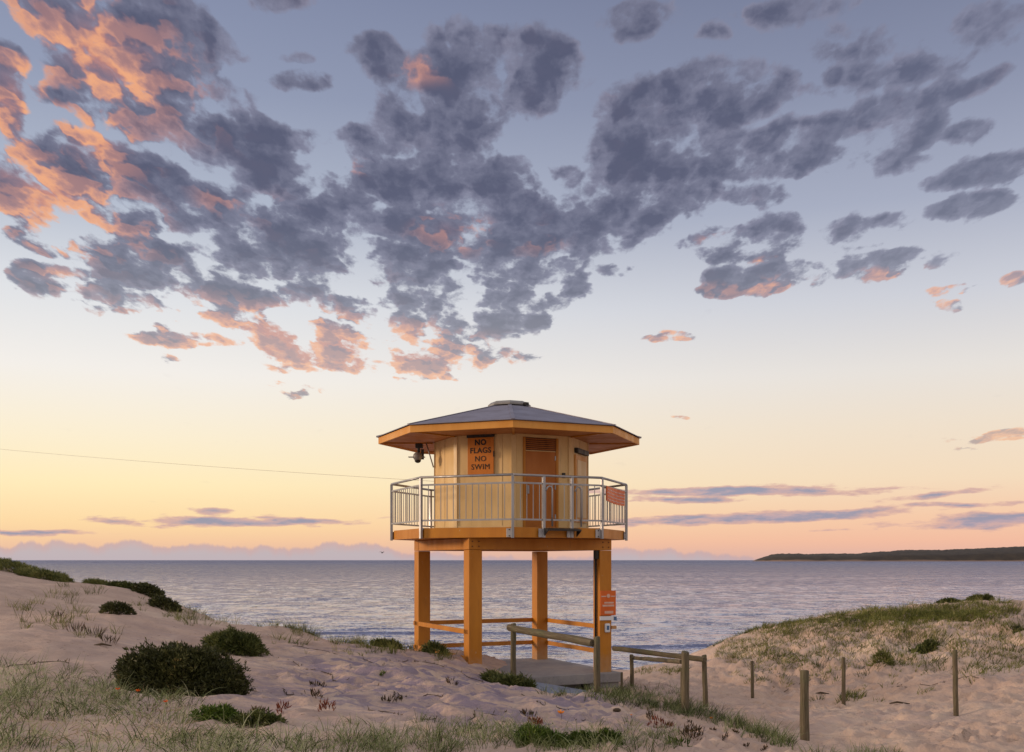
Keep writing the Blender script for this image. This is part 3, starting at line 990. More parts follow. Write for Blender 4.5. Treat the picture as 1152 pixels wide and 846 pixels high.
# cable running to the tower from the left
pa, pb = W(-260, 477, 34), Vector((oc[6].x, oc[6].y, E + 1.72))
pts = []
for k in range(41):
    t = k / 40
    p = pa.lerp(pb, t); p.z -= .15 * 4 * t * (1 - t)
    pts.append(p)
cab = MB().tube(pts, .0032, 6).build('cable', M['cable'], None, 0, True, loc=tuple(pb))
tag(cab, 'thin overhead cable running from the tower cabin out to the left', 'cable')

# ------------------------------------------------------------------ timber posts and rails
def post(px, ytop, ybase, D, dia, lean=0.0, label='', group=None, cat='post', name='fence_post', rot=0):
    b0 = W(px, ybase, D); t0 = W(px + lean, ytop, D)
    g = float(zg(b0.x, b0.y))
    b0.z = min(b0.z, g) - .25
    r = dia / 2
    n = 7
    pts, rs = [], []
    for k in range(n):
        t = k / (n - 1)
        p = b0.lerp(t0, t); pts.append(p + Vector((random.uniform(-1, 1), random.uniform(-1, 1), 0)) * r * .06); rs.append(r * (1.04 - .06 * t) * random.uniform(.97, 1.03))
    pts.append(t0 + Vector((0, 0, .012))); rs.append(r * .80)
    o = MB().tube(pts, rs, 12, wob=.03).build(name, M['timber'], None, 0, False, loc=(b0.x, b0.y, g))
    o.data.polygons.foreach_set('use_smooth', [True] * len(o.data.polygons))
    e = o.modifiers.new('edges', 'EDGE_SPLIT'); e.split_angle = R_(45)
    tag(o, label, cat, group)
    return o, b0, t0


def rail(a, b, r, label, group):
    a, b = Vector(a), Vector(b)
    pts = [a.lerp(b, k / 8) + Vector((0, 0, random.uniform(-1, 1) * r * .12 * (0 < k < 8))) for k in range(9)]
    c = a.lerp(b, .5)
    v = MB().tube(pts, [r * random.uniform(.95, 1.05) for _ in pts], 12, wob=.03)
    # own axes along the log, so the grain follows it
    q = (b - a).to_track_quat('Z', 'Y')
    inv = q.to_matrix().inverted()
    o = link_mesh('fence_rail', [inv @ (p - c) for p in v.v], v.f, M['timber'], None, c, True)
    o.rotation_mode = 'QUATERNION'; o.rotation_quaternion = q
    e = o.modifiers.new('edges', 'EDGE_SPLIT'); e.split_angle = R_(45)
    tag(o, label, 'rail', group)
    return o


GF = 'round timber posts along the beach path'
post(577.5, 702, 752, 19.6, .112, 0, 'timber post on the slab edge carrying the upper left end of the short handrail', GF)
post(672, 717, 786, 17, .113, -.8, 'timber post right in front of the tower front right leg', GF)
post(711.5, 737, 775, 21.6, .088, -1, 'short timber post just right of the slab holding the lower rail', GF)
post(771, 734, 806, 15.6, .122, 0, 'thick timber post where the two rails meet amid crest grass', GF)
post(794.5, 737.5, 798, 18.6, .095, -2.5, 'slightly leaning timber post at the right end of the long rail', GF)
post(905.5, 755, 845, 14, .122, -.5, 'thick lone timber post in the middle of the path foreground', GF)
post(847, 744, 791, 23, .074, -1, 'thin far post at the foot of the dune, first right of the rails', GF)
post(949, 740, 797, 19.5, .075, 0, 'thin post at the dune foot with dead grass round its base', GF)
post(1076, 732, 800, 16.5, .082, -2, 'thin rightmost post leaning left on the bare sand slope', GF)
post(766.5, 752, 800, 16.6, .03, 0, 'thin dark stake hidden beside the thick post at the rail junction', 'thin stakes by the fence', 'stake', 'fence_stake')
post(699.5, 757, 780, 20.2, .05, 0, 'short weathered stake just right of the slab corner', 'thin stakes by the fence', 'stake', 'fence_stake')
GR = 'round timber rails of the path fence'
rail(W(573, 706, 19.5), W(667, 723.5, 17.0), .068, 'pale grey timber rail sloping from slab post to front leg post', GR)
rail(W(690.5, 729.5, 21.0), W(793, 742, 18.5), .052, 'long timber rail from the tower leg to the leaning post', GR)
rail(W(713, 740, 21.5), W(767, 744.5, 15.8), .040, 'short lower timber rail between slab side post and rail junction', GR)
w0 = W(905, 766, 14)
wr = MB().tube([W(905, 826, 14).lerp(W(1260, 832, 13), k / 12) + Vector((0, 0, -.05 * math.sin(PI * k / 12))) for k in range(13)], .003, 5).build('fence_wire', M['cable'], None, 0, True, loc=tuple(W(905, 826, 14)))
tag(wr, 'thin sagging wire running right from the lone thick post', 'wire')

# ------------------------------------------------------------------ plants
def strips(name, bases, dirs, lens, widths, bends, tones, mat, seg=3, parent=None, loc=(0, 0, 0), flat=False):
    """blades as tapering bent strips, all arrays of equal length"""
    n = len(bases)
    up = dirs / np.linalg.norm(dirs, axis=1, keepdims=True)
    rnd = rng.normal(size=(n, 3)); rnd[:, 2] *= .3
    side = np.cross(up, rnd); side /= np.linalg.norm(side, axis=1, keepdims=True) + 1e-9
    V = []
    pos = bases.copy(); d = up.copy()
    lean = np.stack([up[:, 0], up[:, 1], np.zeros(n)], -1); ln = np.linalg.norm(lean, axis=1, keepdims=True) + 1e-6
    lean = lean / ln
    for k in range(seg + 1):
        t = k / seg
        w = widths * (1 - t ** 1.6) * .5 + .0004
        if flat: w = widths * math.sin(PI * (.12 + .86 * t)) * .5
        V.append(pos - side * w[:, None]); V.append(pos + side * w[:, None])
        if k < seg:
            pos = pos + d * (lens / seg)[:, None]
            d = d + (lean * .6 - np.array([0, 0, 1.0]) * .8) * (bends * (1 / seg) * (1 + t))[:, None]
            d /= np.linalg.norm(d, axis=1, keepdims=True)
    V = np.stack(V, 1)                      # n, 2(seg+1), 3
    m_ = 2 * (seg + 1)
    co = (V - np.array(loc)).reshape(-1, 3).astype(np.float32)
    st = (np.arange(n) * m_)[:, None]
    q = np.concatenate([st + np.array([2 * k, 2 * k + 1, 2 * k + 3, 2 * k + 2]) for k in range(seg)], 1).reshape(-1, 4).astype(np.int32)
    me = bpy.data.meshes.new(name)
    me.vertices.add(len(co)); me.vertices.foreach_set('co', co.ravel())
    me.loops.add(q.size); me.loops.foreach_set('vertex_index', q.ravel())
    me.polygons.add(len(q)); me.polygons.foreach_set('loop_start', np.arange(0, q.size, 4, dtype=np.int32)); me.polygons.foreach_set('loop_total', np.full(len(q), 4, np.int32))
    me.polygons.foreach_set('use_smooth', np.ones(len(q), bool))
    me.update(calc_edges=True)
    a = me.attributes.new('tone', 'FLOAT', 'POINT')
    a.data.foreach_set('value', np.repeat(np.clip(tones, 0, 1), m_).astype(np.float32))
    me.materials.append(mat)
    o = bpy.data.objects.new(name, me); COL.objects.link(o)
    if parent is not None: o.parent = parent
    else: o.location = loc
    return o


def tufts(spots, mat, name, label, hgt=(.12, .35), wid=.005, per=(14, 34), spread=.10, splay=.55, bend=(.2, 1.6), tone=(.2, 1.0), fuller=None):
    """spots: (x, y, size) clumps on the sand"""
    B, D, L, Wd, Bn, Tn = [], [], [], [], [], []
    for (x, y, s) in spots:
        n = rng.integers(*per)
        a = rng.uniform(0, 2 * PI, n); r = np.sqrt(rng.uniform(0, 1, n)) * spread * s
        bx = x + np.cos(a) * r; by = y + np.sin(a) * r
        B.append(np.stack([bx, by, zg(bx, by) - .01], -1))
        wind = np.array([.05, 0]) + rng.normal(0, .16, 2)
        sp_ = rng.uniform(0, splay, n)
        D.append(np.stack([np.cos(a) * sp_ + wind[0], np.sin(a) * sp_ + wind[1], np.ones(n)], -1))
        L.append(rng.uniform(hgt[0], hgt[1], n) * s); Wd.append(rng.uniform(.7, 1.3, n) * wid)
        Bn.append(rng.uniform(bend[0], bend[1], n)); t0 = rng.uniform(tone[0], tone[1])
        Tn.append(np.clip(t0 + rng.normal(0, .17, n), 0, 1))
    cat = np.concatenate
    o = strips(name, cat(B), cat(D), cat(L), cat(Wd), cat(Bn), cat(Tn), mat, 4)
    return tag(o, label, None, None, 'stuff')


def scatter(regions, jitter_depth=True):
    """regions: (px, py, rx, ry, count, size) patches of the picture; clumps are dropped onto the sand there"""
    out = []
    for (cx, cy, rx, ry, n, s) in regions:
        for _ in range(n):
            a = rng.uniform(0, 2 * PI); r = math.sqrt(rng.uniform(0, 1))
            px, py = cx + math.cos(a) * r * rx, cy + math.sin(a) * r * ry
            x, y = cast(px, py)
            out.append((x, y, s * rng.uniform(.6, 1.35)))
    return out


# foreground spinifex, left
sp1 = scatter([(50, 782, 105, 30, 105, .9), (0, 772, 50, 26, 30, 1.0), (150, 796, 100, 24, 80, .8), (60, 850, 180, 22, 50, .9), (10, 815, 40, 40, 34, 1.0), (230, 840, 60, 22, 50, .85), (300, 848, 70, 18, 40, .85),
               (175, 780, 40, 16, 22, .7), (130, 768, 30, 10, 12, .7)])
tufts(sp1, M['spinifex'], 'grass', 'pale green spinifex grass covering the left foreground', (.08, .34), .0055, (8, 20), .15, .95, (.2, 2.6), (.0, 1.0))
sp2 = scatter([(470, 838, 80, 14, 60, .6), (390, 842, 70, 12, 45, .6), (560, 830, 70, 12, 60, .65), (640, 838, 60, 12, 50, .7), (720, 836, 50, 10, 40, .6), (420, 822, 60, 8, 14, .5), (720, 822, 60, 8, 18, .5), (520, 815, 60, 8, 12, .5)])
tufts(sp2, M['spinifex'], 'grass', 'thin grass strip along the bottom middle of the sand', (.12, .34), .0048, (8, 20), .14, .7, (.2, 1.5), (.1, .8))
sp3 = scatter([(k, 788 + (k - 690) * .17 + max(0, k - 800) * .22, 9, 5, 11, .75) for k in range(690, 885, 12)] + [(735, 780, 45, 7, 40, .6), (700, 778, 14, 8, 20, .8), (676, 784, 14, 6, 16, .8), (640, 778, 34, 7, 34, .62), (770, 800, 16, 8, 18, .8)])
tufts(sp3, M['spinifex'], 'grass', 'grass fringe along the sand edge between tower and path', (.12, .36), .006, (9, 20), .12, .6, (.2, 1.2), (0, .7))
sp4 = scatter([(60, 690, 46, 18, 16, .9), (40, 700, 40, 14, 8, .8), (110, 715, 30, 12, 7, .7), (20, 680, 20, 10, 6, .8), (85, 668, 34, 12, 16, .9), (165, 680, 20, 10, 7, .6), (230, 697, 40, 8, 34, .8), (200, 690, 20, 8, 20, .7), (310, 702, 26, 4, 20, .7), (345, 711, 16, 7, 34, .9),
               (395, 722, 26, 4, 34, .75), (445, 729, 40, 5, 46, .8), (500, 740, 14, 4, 14, .7), (330, 722, 30, 5, 10, .6), (400, 735, 60, 3, 14, .5)])
tufts(sp4, M['dune_grass'], 'grass', 'sparse tufts on the left slope and along its crest', (.12, .40), .0075, (7, 16), .12, .7, (.1, 1.3), (0, .8))
reg = [(900, 730, 70, 22, 60, .8), (1000, 735, 90, 20, 70, .8), (1100, 735, 60, 25, 50, .8), (850, 735, 30, 16, 40, .8), (1040, 690, 110, 9, 240, .9), (950, 700, 80, 8, 130, .8), (870, 708, 40, 6, 80, .8), (1110, 684, 45, 7, 70, .9), (1080, 712, 90, 12, 80, .8), (990, 715, 60, 12, 60, .8), (820, 730, 24, 12, 40, .7), (865, 745, 30, 14, 30, .7), (910, 722, 50, 14, 40, .6),
       (1010, 745, 30, 10, 18, .8), (940, 755, 40, 12, 12, .6), (1120, 745, 40, 22, 16, .6), (1060, 740, 80, 20, 14, .6), (955, 786, 14, 4, 12, .7), (740, 755, 30, 3, 24, .7), (960, 770, 120, 20, 12, .5), (880, 760, 60, 15, 16, .5), (1152, 720, 40, 30, 40, .8)]
tufts(scatter(reg), M['dune_grass'], 'grass', 'olive dune grass over the crown and face of the right dune', (.10, .32), .013, (12, 26), .28, .8, (.1, 1.2), (0, .95))
gr = scatter([(1040, 693, 80, 6, 300, .9), (960, 697, 50, 4, 60, .7), (900, 741, 14, 6, 14, .7), (925, 700, 50, 4, 40, .6)])
tufts(gr, M['cover'], 'ground_cover', 'green creeping cover in a band near the right dune crest', (.06, .2), .02, (16, 30), .3, 1.0, (.1, 1.2), (.3, 1))
gr = scatter([(990, 850, 30, 6, 20, .6), (940, 850, 40, 5, 14, .5)])
tufts(gr, M['spinifex'], 'grass', 'few pale grass tips at the bottom edge of the path', (.12, .3), .005, (8, 16), .12, .6, (.2, 1.2), (.1, .8))


sp7 = scatter([(80, 800, 120, 40, 60, 1.0), (200, 820, 70, 22, 24, .9), (60, 845, 100, 14, 12, .9), (470, 838, 160, 8, 16, .7), (760, 800, 70, 8, 20, .7)])
tufts(sp7, M['straw'], 'dead_grass', 'bleached dead grass blades lying among the living foreground grass', (.10, .30), .005, (5, 14), .2, 2.6, (.2, 3.0), (0, 1))
# litter washed and blown over the sand
NL = 5200
ly = rng.uniform(8, 30, NL); lu = rng.uniform(-.5, .52, NL); lx = lu * ly
la = rng.uniform(0, 2 * PI, NL)
deb = strips('sand_litter', np.stack([lx, ly, zg(lx, ly) + .006], -1), np.stack([np.cos(la), np.sin(la), rng.uniform(-.02, .12, NL)], -1), rng.uniform(.02, .06, NL) * (1 + 2.2 * (rng.uniform(0, 1, NL) < .08)), rng.uniform(.004, .013, NL), np.zeros(NL), rng.uniform(0, 1, NL), M['litter'], 1, flat=True)
tag(deb, 'fine twigs, seeds and weed scattered over the sand', None, None, 'stuff')


# runners of creeping plants over the mound, with small upright leaves
RB, RD, RL = [], [], []
vine = MB()
for pts_ in ([(305, 737), (350, 752), (390, 762), (440, 777), (500, 788)], [(330, 728), (380, 735), (430, 742), (470, 742)], [(420, 800), (470, 806), (530, 803), (570, 800)], [(470, 745), (540, 765), (600, 790), (660, 800)],
             [(250, 770), (300, 778), (345, 782)], [(560, 812), (640, 812), (700, 816)], [(1000, 775), (1060, 768), (1110, 764)], [(870, 776), (900, 770), (915, 762)], [(10, 752), (50, 745), (90, 748)]):
    w_ = [cast(a, b) for a, b in pts_]
    path_ = []
    for k in range(len(w_) - 1):
        for j in range(8):
            t = j / 8; x = w_[k][0] * (1 - t) + w_[k + 1][0] * t; y = w_[k][1] * (1 - t) + w_[k + 1][1] * t
            x += .07 * math.sin(k * 8 + j * .9 + pts_[0][0]); y += .10 * math.sin((k * 8 + j) * .7)
            path_.append((x, y, float(zg(x, y)) + .004))
            for _ in range(int(rng.integers(0, 3))):
                RB.append((x + rng.normal(0, .02), y + rng.normal(0, .02), path_[-1][2])); RD.append((rng.normal(0, .6), rng.normal(0, .6), 1)); RL.append(rng.uniform(.02, .07))
    vine.tube(path_, .006, 5)
va = vine.build('creeping_runners', M['stem'])
tag(va, 'thin woody runners creeping over the trampled sand', None, None, 'stuff')
nr = len(RB)
rl_ = strips('runner_leaves', np.array(RB), np.array(RD), np.array(RL), np.full(nr, .012), np.full(nr, .2), rng.uniform(0, 1, nr), M['dark_succulent'], 2, flat=True)
tag(rl_, 'small dull leaves along the creeping runners', None, None, 'stuff')


def shrub(px, py, D, wx, wy, h, n, mat, name, label, group=None, leaf=.05, lw=.016, tone=.42):
    """low dome: woody stems and rosettes of leaves through the dome's outer volume"""
    c = W(px, py, D); cz = float(zg(c.x, c.y)); base = Vector((c.x, c.y, cz))
    o = root(name, base, label, 'shrub', group)
    q = MB()
    for k in range(9):
        a = rng.uniform(0, 2 * PI); r = rng.uniform(.2, .75)
        e = Vector((c.x + math.cos(a) * wx * r, c.y + math.sin(a) * wy * r, 0)); e.z = float(zg(e.x, e.y)) + h * .55
        b0 = Vector((c.x + math.cos(a) * wx * r * .25, c.y + math.sin(a) * wy * r * .25, 0)); b0.z = float(zg(b0.x, b0.y)) - .05
        mid = b0.lerp(e, .5) + Vector((0, 0, -.05))
        q.tube([b0, mid, e], [.014, .010, .005], 5)
    q.build('stem', M['stem'], o)
    th = rng.uniform(0, 2 * PI, n); ph_ = np.arccos(rng.uniform(0, 1, n))
    rad = rng.uniform(.3, 1, n) ** .4
    lump = 1 + .07 * np.sin(th * 3 + 1.3 + px) * np.sin(ph_ * 4) + .05 * np.sin(th * 7 + px) + .05 * np.sin(ph_ * 9 + th * 5)
    shoots = rng.uniform(0, 1, n) < .07
    rad = np.where(shoots, rad * rng.uniform(1.02, 1.16, n), rad)
    nx = np.cos(th) * np.sin(ph_); ny = np.sin(th) * np.sin(ph_); nz = np.cos(ph_)
    X = c.x + nx * wx * rad * lump; Y = c.y + ny * wy * rad * lump
    Z = zg(X, Y) + np.maximum(nz, 0.02) ** .8 * h * rad * lump
    k = 7
    reps = lambda A: np.repeat(A, k)
    B = np.stack([reps(X), reps(Y), reps(Z)], -1) + rng.normal(0, leaf * .25, (n * k, 3))
    Dn = np.stack([reps(nx) * .8, reps(ny) * .8, reps(nz) + .5], -1) + rng.normal(0, .6, (n * k, 3))
    patch = .16 * np.sin(X * 7.1 + px) * np.sin(Y * 6.3 + 1)
    tone = reps(rng.normal(tone, .16, n) + patch) + rng.normal(0, .13, n * k)
    st = strips('foliage', B, Dn, rng.uniform(.6, 1.3, n * k) * leaf, rng.uniform(.7, 1.2, n * k) * lw, rng.uniform(0, .8, n * k), tone, mat, 2, o, tuple(base), True)
    return o


shrub(206, 762, 12.4, .80, .50, .56, 5200, M['shrub'], 'low_shrub', 'largest dark green shrub, broad low dome on the left sand')
shrub(264, 733, 17.2, .50, .36, .34, 1500, M['shrub_green'], 'low_shrub', 'mid sized green shrub just behind and right of the largest one', leaf=.075, lw=.014)
shrub(132, 689, 19.2, .31, .25, .2, 420, M['shrub'], 'low_shrub', 'small round dark shrub alone on the bare left slope')
shrub(12, 638, 29.5, .95, .6, .24, 900, M['shrub_green'], 'low_shrub', 'shrub on the crest cut by the left picture edge', leaf=.09, lw=.016, tone=.75)
shrub(50, 650, 29, .78, .5, .22, 900, M['shrub_green'], 'low_shrub', 'olive shrub sloping down the left crest, beside the edge one', leaf=.09, lw=.016, tone=.75)
shrub(112, 656, 30, .45, .4, .12, 300, M['shrub_green'], 'low_shrub', 'thin low shrub at the start of the second crest row', leaf=.08, lw=.016, tone=.75)
shrub(142, 660, 28.5, .50, .4, .15, 500, M['shrub_green'], 'low_shrub', 'second shrub of the crest row, above the small round one', leaf=.08, lw=.03)
shrub(168, 669, 27.8, .42, .4, .24, 420, M['shrub'], 'low_shrub', 'darkest shrub of the crest row over the sea', leaf=.08, lw=.03)
shrub(186, 684, 26.6, .38, .4, .22, 360, M['shrub'], 'low_shrub', 'last shrub of the crest row, lowest towards the sea', leaf=.08, lw=.03)
shrub(435, 733, 21.8, .34, .25, .18, 300, M['shrub_green'], 'low_shrub', 'flat shrub on the sand crest left of the tower leg', leaf=.07, lw=.02)
shrub(490, 745, 20.3, .24, .22, .19, 170, M['shrub_green'], 'low_shrub', 'small shrub between the two left tower legs', leaf=.08, lw=.018)
shrub(577, 771, 17.9, .40, .3, .30, 420, M['shrub_green'], 'low_shrub', 'spiky shrub in front of the slab left of the blue grey ramp', leaf=.10, lw=.016)
shrub(556, 759, 18.9, .22, .2, .2, 200, M['shrub_green'], 'low_shrub', 'small spiky shrub at the foot of the front left leg', leaf=.09, lw=.016)
shrub(1102, 681, 36, .46, .4, .20, 600, M['shrub_green'], 'low_shrub', 'round green shrub standing on the right dune crest', leaf=.08, lw=.02, tone=.5)
shrub(1068, 684, 37, .4, .4, .10, 250, M['shrub_green'], 'low_shrub', 'flat shrub just left of the round crest one', leaf=.09, lw=.04)
shrub(1040, 722, 28, .36, .4, .17, 300, M['shrub_green'], 'low_shrub', 'dark shrub half way down the right dune face', leaf=.09, lw=.035)
shrub(1149, 710, 29, .2, .2, .16, 200, M['shrub'], 'low_shrub', 'dark small shrub at the right picture edge', leaf=.08, lw=.035)
shrub(992, 760, 24.6, .24, .25, .24, 90, M['dune_grass'], 'low_shrub', 'dry brownish bush in the middle of the right dune face', leaf=.12, lw=.02)
shrub(245, 818, 9.6, .22, .16, .12, 300, M['green_succulent'], 'low_shrub', 'bright green leafy plant in the left bottom grass', leaf=.045, lw=.014)
shrub(294, 822, 9.4, .24, .16, .10, 300, M['shrub_green'], 'low_shrub', 'dull green leafy plant right of the bright green one', leaf=.045, lw=.014)
shrub(612, 836, 9.6, .27, .16, .12, 520, M['green_succulent'], 'low_shrub', 'dense bright green mat plant at the bottom middle', leaf=.05, lw=.012)
shrub(668, 842, 9.6, .27, .16, .12, 520, M['green_succulent'], 'low_shrub', 'green mat plant right of the bottom middle one', leaf=.05, lw=.012)


def succulent(px, py, w, h, n, mat, label, leaf=.06, lw=.012, name='succulent_plant'):
    x, y = cast(px, py); z = float(zg(x, y))
    a = rng.uniform(0, 2 * PI, n); r = np.sqrt(rng.uniform(0, 1, n))
    bx = x + np.cos(a) * r * w; by = y + np.sin(a) * r * w * .7
    B = np.stack([bx, by, zg(bx, by) + rng.uniform(0, max(h - leaf, .01), n)], -1)
    D = np.stack([np.cos(a) * .5, np.sin(a) * .5, np.ones(n)], -1) + rng.normal(0, .3, (n, 3))
    # a fleshy finger is two crossed strips
    B2 = np.concatenate([B, B]); D2 = np.concatenate([D, D]); L = rng.uniform(.6, 1.2, n) * leaf; tn = rng.uniform(0, 1, n)
    o = strips(name, B2, D2, np.concatenate([L, L]), np.full(2 * n, lw), np.full(2 * n, -.3), np.concatenate([tn, tn]), mat, 2, None, (x, y, z), True)
    return tag(o, label, 'plant', 'small succulent plants on the sand')


succulent(742, 817, .16, .09, 110, M['red_succulent'], 'widest rust red succulent patch, below the rail junction')
succulent(732, 808, .06, .12, 40, M['dark_succulent'], 'dark sprig at the left end of the rust red patch')
succulent(603, 817, .08, .12, 70, M['red_succulent'], 'rust red succulent tuft above the bottom green mat')
succulent(595, 806, .09, .10, 50, M['dark_succulent'], 'dark brown sprig cluster behind the rust red tuft')
succulent(368, 800, .09, .16, 46, M['red_succulent'], 'tallest reddish brown succulent on the left of the mound')
succulent(356, 787, .06, .14, 34, M['dark_succulent'], 'brown sprig just behind the tall reddish succulent')
succulent(318, 803, .06, .14, 34, M['red_succulent'], 'reddish sprig right of the green leafy plants')
succulent(292, 801, .10, .07, 50, M['dark_succulent'], 'low dark sprawling succulent above the green leafy plants')
succulent(440, 790, .13, .09, 60, M['dark_succulent'], 'dark low succulent in the middle of the mound')
succulent(358, 772, .12, .08, 50, M['dark_succulent'], 'dark small succulent upper left of the mound')
succulent(430, 760, .06, .05, 26, M['green_succulent'], 'tiny yellow green sprout near the mound top')
succulent(508, 768, .08, .06, 30, M['dark_succulent'], 'tiny dark sprout on the mound below the front leg')
succulent(778, 830, .14, .16, 120, M['dark_succulent'], 'leafy brown green plant at the bottom right of the mound')
succulent(765, 838, .12, .10, 80, M['green_succulent'], 'small green plant at the foot of the brown green one')
for k, (px, py, wd_) in enumerate(((776, 811, 'by the crest fringe'), (802, 822, 'second from the crest fringe'), (815, 829, 'between two others low on the crest'), (828, 824, 'highest near the right end of the crest'), (840, 839, 'at the right end of the sand crest'), (860, 842, 'last before the lone thick post'))):
    succulent(px, py + 2, .035, .05, 20, M['dark_succulent'], 'tiny dark sprout on bare sand ' + wd_, .035, .012)
for k, (px, py, l) in enumerate(((66, 697, 'dark twiggy sprig high on the left slope'), (86, 712, 'pale brown sprig below the left slope tufts'), (105, 716, 'first of the twiggy sprigs in a row above the big shrub'), (122, 724, 'last twiggy sprig in the row above the big shrub'))):
    succulent(px, py, .14, .22, 26, M['dark_succulent'], l, .16, .012, 'dry_sprig')
# driftwood bits
for px, py, L, l in ((116, 728, .28, 'short dark stick lying on sand above the big shrub'), (694, 801, .12, 'small dark stone on the mound below the ramp'), (803, 727, .1, 'small dark lump at the dune foot'), (925, 782, .3, 'small stick on the path left of the middle thin post'), (1012, 793, .35, 'stick lying on the path right of the middle thin post')):
    x, y = cast(px, py); z = float(zg(x, y))
    stone = 'stone' in l or 'lump' in l
    q = MB()
    if stone:
        q.ball((x, y, z + .02), L * .5, 10, 6, (1, .8, .5))
    else:
        q.tube([(x - L / 2, y, z + .02), (x - L * .1, y + .02, z + .04), (x + L / 2, y - .02, z + .015)], [.012, .02, .008], 7)
    o = q.build('stone' if stone else 'driftwood_stick', M['stem'], None, 0, True, loc=(x, y, z))
    tag(o, l, 'stone' if stone else 'stick')


def flower(px, py, r, h, mat, label):
    x, y = cast(px, py + 4); z = float(zg(x, y))
    o = root('beach_flower', (x, y, z), label, 'flower', 'orange beach flowers')
    MB().tube([(x, y, z - .02), (x + .01, y, z + h * .6), (x, y - .01, z + h)], .0025, 5).build('stem', M['stem'], o)
    n = 16
    a = np.linspace(0, 2 * PI, n, endpoint=False)
    B = np.tile(np.array([[x, y - .01, z + h]]), (n, 1)); D = np.stack([np.cos(a), np.sin(a) * .5 - .4, np.full(n, .55) + np.cos(a * 2) * .2], -1)
    strips('petals', B, D, np.full(n, r), np.full(n, r * .45), np.full(n, .3), rng.uniform(0, 1, n), mat, 2, o, (x, y, z), True)


flower(187, 797, .03, .10, M['petal'], 'orange flower in the left grass nearest the big shrub foot')
flower(156, 780, .035, .06, M['petal'], 'flat orange flower beside a small green clump')
flower(133, 786, .03, .13, M['petal'], 'tall narrow orange flower left of the other two')
flower(631, 806, .055, .08, M['petal_yellow'], 'largest yellow orange bloom above the bottom green mat')
flower(800, 808, .035, .05, M['petal_yellow'], 'small yellow flower at the crest fringe right of the rails')
flower(710, 804, .02, .04, M['petal_yellow'], 'tiny yellow flower beside the small dark stone')


def bird(px, py, D, s, label, flying=True):
    c = W(px, py, D)
    q = MB()
    q.tube([c + Vector((-.5, 0, -.02)) * s, c + Vector((-.3, 0, 0)) * s, c, c + Vector((.32, 0, .03)) * s, c + Vector((.5, 0, .05)) * s], [.02 * s, .08 * s, .11 * s, .06 * s, .01 * s], 8)
    for sg in (-1, 1):
        a = c + Vector((.08, .0, .05)) * s; b_ = c + Vector((.0, sg * .55, .38)) * s; e = c + Vector((-.28, sg * 1.15, .22)) * s
        pts = [a, b_, e]
        ch = [.16, .13, .01]
        v = [p + Vector((w, 0, 0)) * s for p, w in zip(pts, ch)] + [p - Vector((w, 0, 0)) * s for p, w in zip(pts, ch)] + [p + Vector((0, 0, .03)) * s for p in pts]
        q.add(v, [(0, 1, 4, 3), (1, 2, 5, 4), (0, 6, 7, 1), (1, 7, 8, 2), (3, 4, 7, 6), (4, 5, 8, 7)])
    o = q.build('seagull', M['dark'], None, 0, True, loc=tuple(c))
    tag(o, label, 'bird')
    return o


o = bird(430, 622, 160, .55, 'tiny dark bird flying above the horizon left of the tower')
o.rotation_euler.z = .9
o = bird(288, 683, 60, .18, 'tiny dark bird low over the water above the left crest')
o.rotation_euler.z = 1.3

# ------------------------------------------------------------------ sky
world = bpy.data.worlds.new('World')
scene.world = world
world.use_nodes = True
nt = world.node_tree
bg = nt.nodes['Background']
tc = nt.nodes.new('ShaderNodeTexCoord')
sep = nt.nodes.new('ShaderNodeSeparateXYZ'); nt.links.new(tc.outputs['Generated'], sep.inputs[0])
az = mth(nt, 'ARCTAN2', sep.outputs['X'], sep.outputs['Y'])
el = mth(nt, 'ARCSINE', sep.outputs['Z'])
P0 = nt.nodes.new('ShaderNodeCombineXYZ')
nt.links.new(az, P0.inputs[0]); nt.links.new(el, P0.inputs[1])


def ae(px, py):
    u = (px - 576) / F; v = (630 - py) / F
    return math.atan(u), math.atan(v / math.sqrt(1 + u * u))


elf = mth(nt, 'MULTIPLY', el, 1 / (PI / 2), clamp=True)
EL = lambda y: max(0, math.atan((630 - y) / F) / (PI / 2))
gl = ramp(nt, elf, [(0, S(220, 178, 164)), (EL(612), S(243, 198, 160)), (EL(592), S(252, 216, 164)), (EL(550), S(255, 234, 186)), (EL(500), S(251, 237, 208)), (EL(430), S(243, 238, 232)), (EL(350), S(223, 225, 229)),
                    (EL(250), S(178, 186, 203)), (EL(120), S(146, 155, 180)), (EL(-20), S(128, 137, 166)), (.45, S(150, 152, 168)), (1, S(176, 178, 192))])
gr_ = ramp(nt, elf, [(0, S(216, 176, 166)), (EL(612), S(241, 186, 160)), (EL(585), S(244, 200, 168)), (EL(545), S(243, 218, 188)), (EL(490), S(238, 222, 202)), (EL(430), S(230, 224, 218)), (EL(350), S(204, 206, 215)),
                    (EL(250), S(166, 172, 192)), (EL(120), S(136, 143, 168)), (EL(-20), S(114, 121, 148)), (.45, S(146, 148, 164)), (1, S(176, 178, 192))])
sidef = smooth(nt, az, -.42, .46)
sky = mixc(nt, sidef, gl.outputs[0], gr_.outputs[0])
# the sky behind the photographer: pale pink and grey
back = ramp(nt, elf, [(0, S(190, 180, 176)), (.15, S(218, 206, 196)), (.4, S(212, 206, 204)), (1, S(176, 178, 192))])
sky = mixc(nt, smooth(nt, sep.outputs['Y'], .55, -.25), sky, back.outputs[0])

def noise2(*a, **k):
    n = noise(*a, **k)
    n.noise_dimensions = '2D'
    return n


# warped coordinates for the clouds
def vadd(a, b, op='ADD'):
    v = nt.nodes.new('ShaderNodeVectorMath'); v.operation = op
    for k, x in enumerate((a, b)):
        if isinstance(x, tuple): v.inputs[k].default_value = x
        else: nt.links.new(x, v.inputs[k])
    return v.outputs[0]


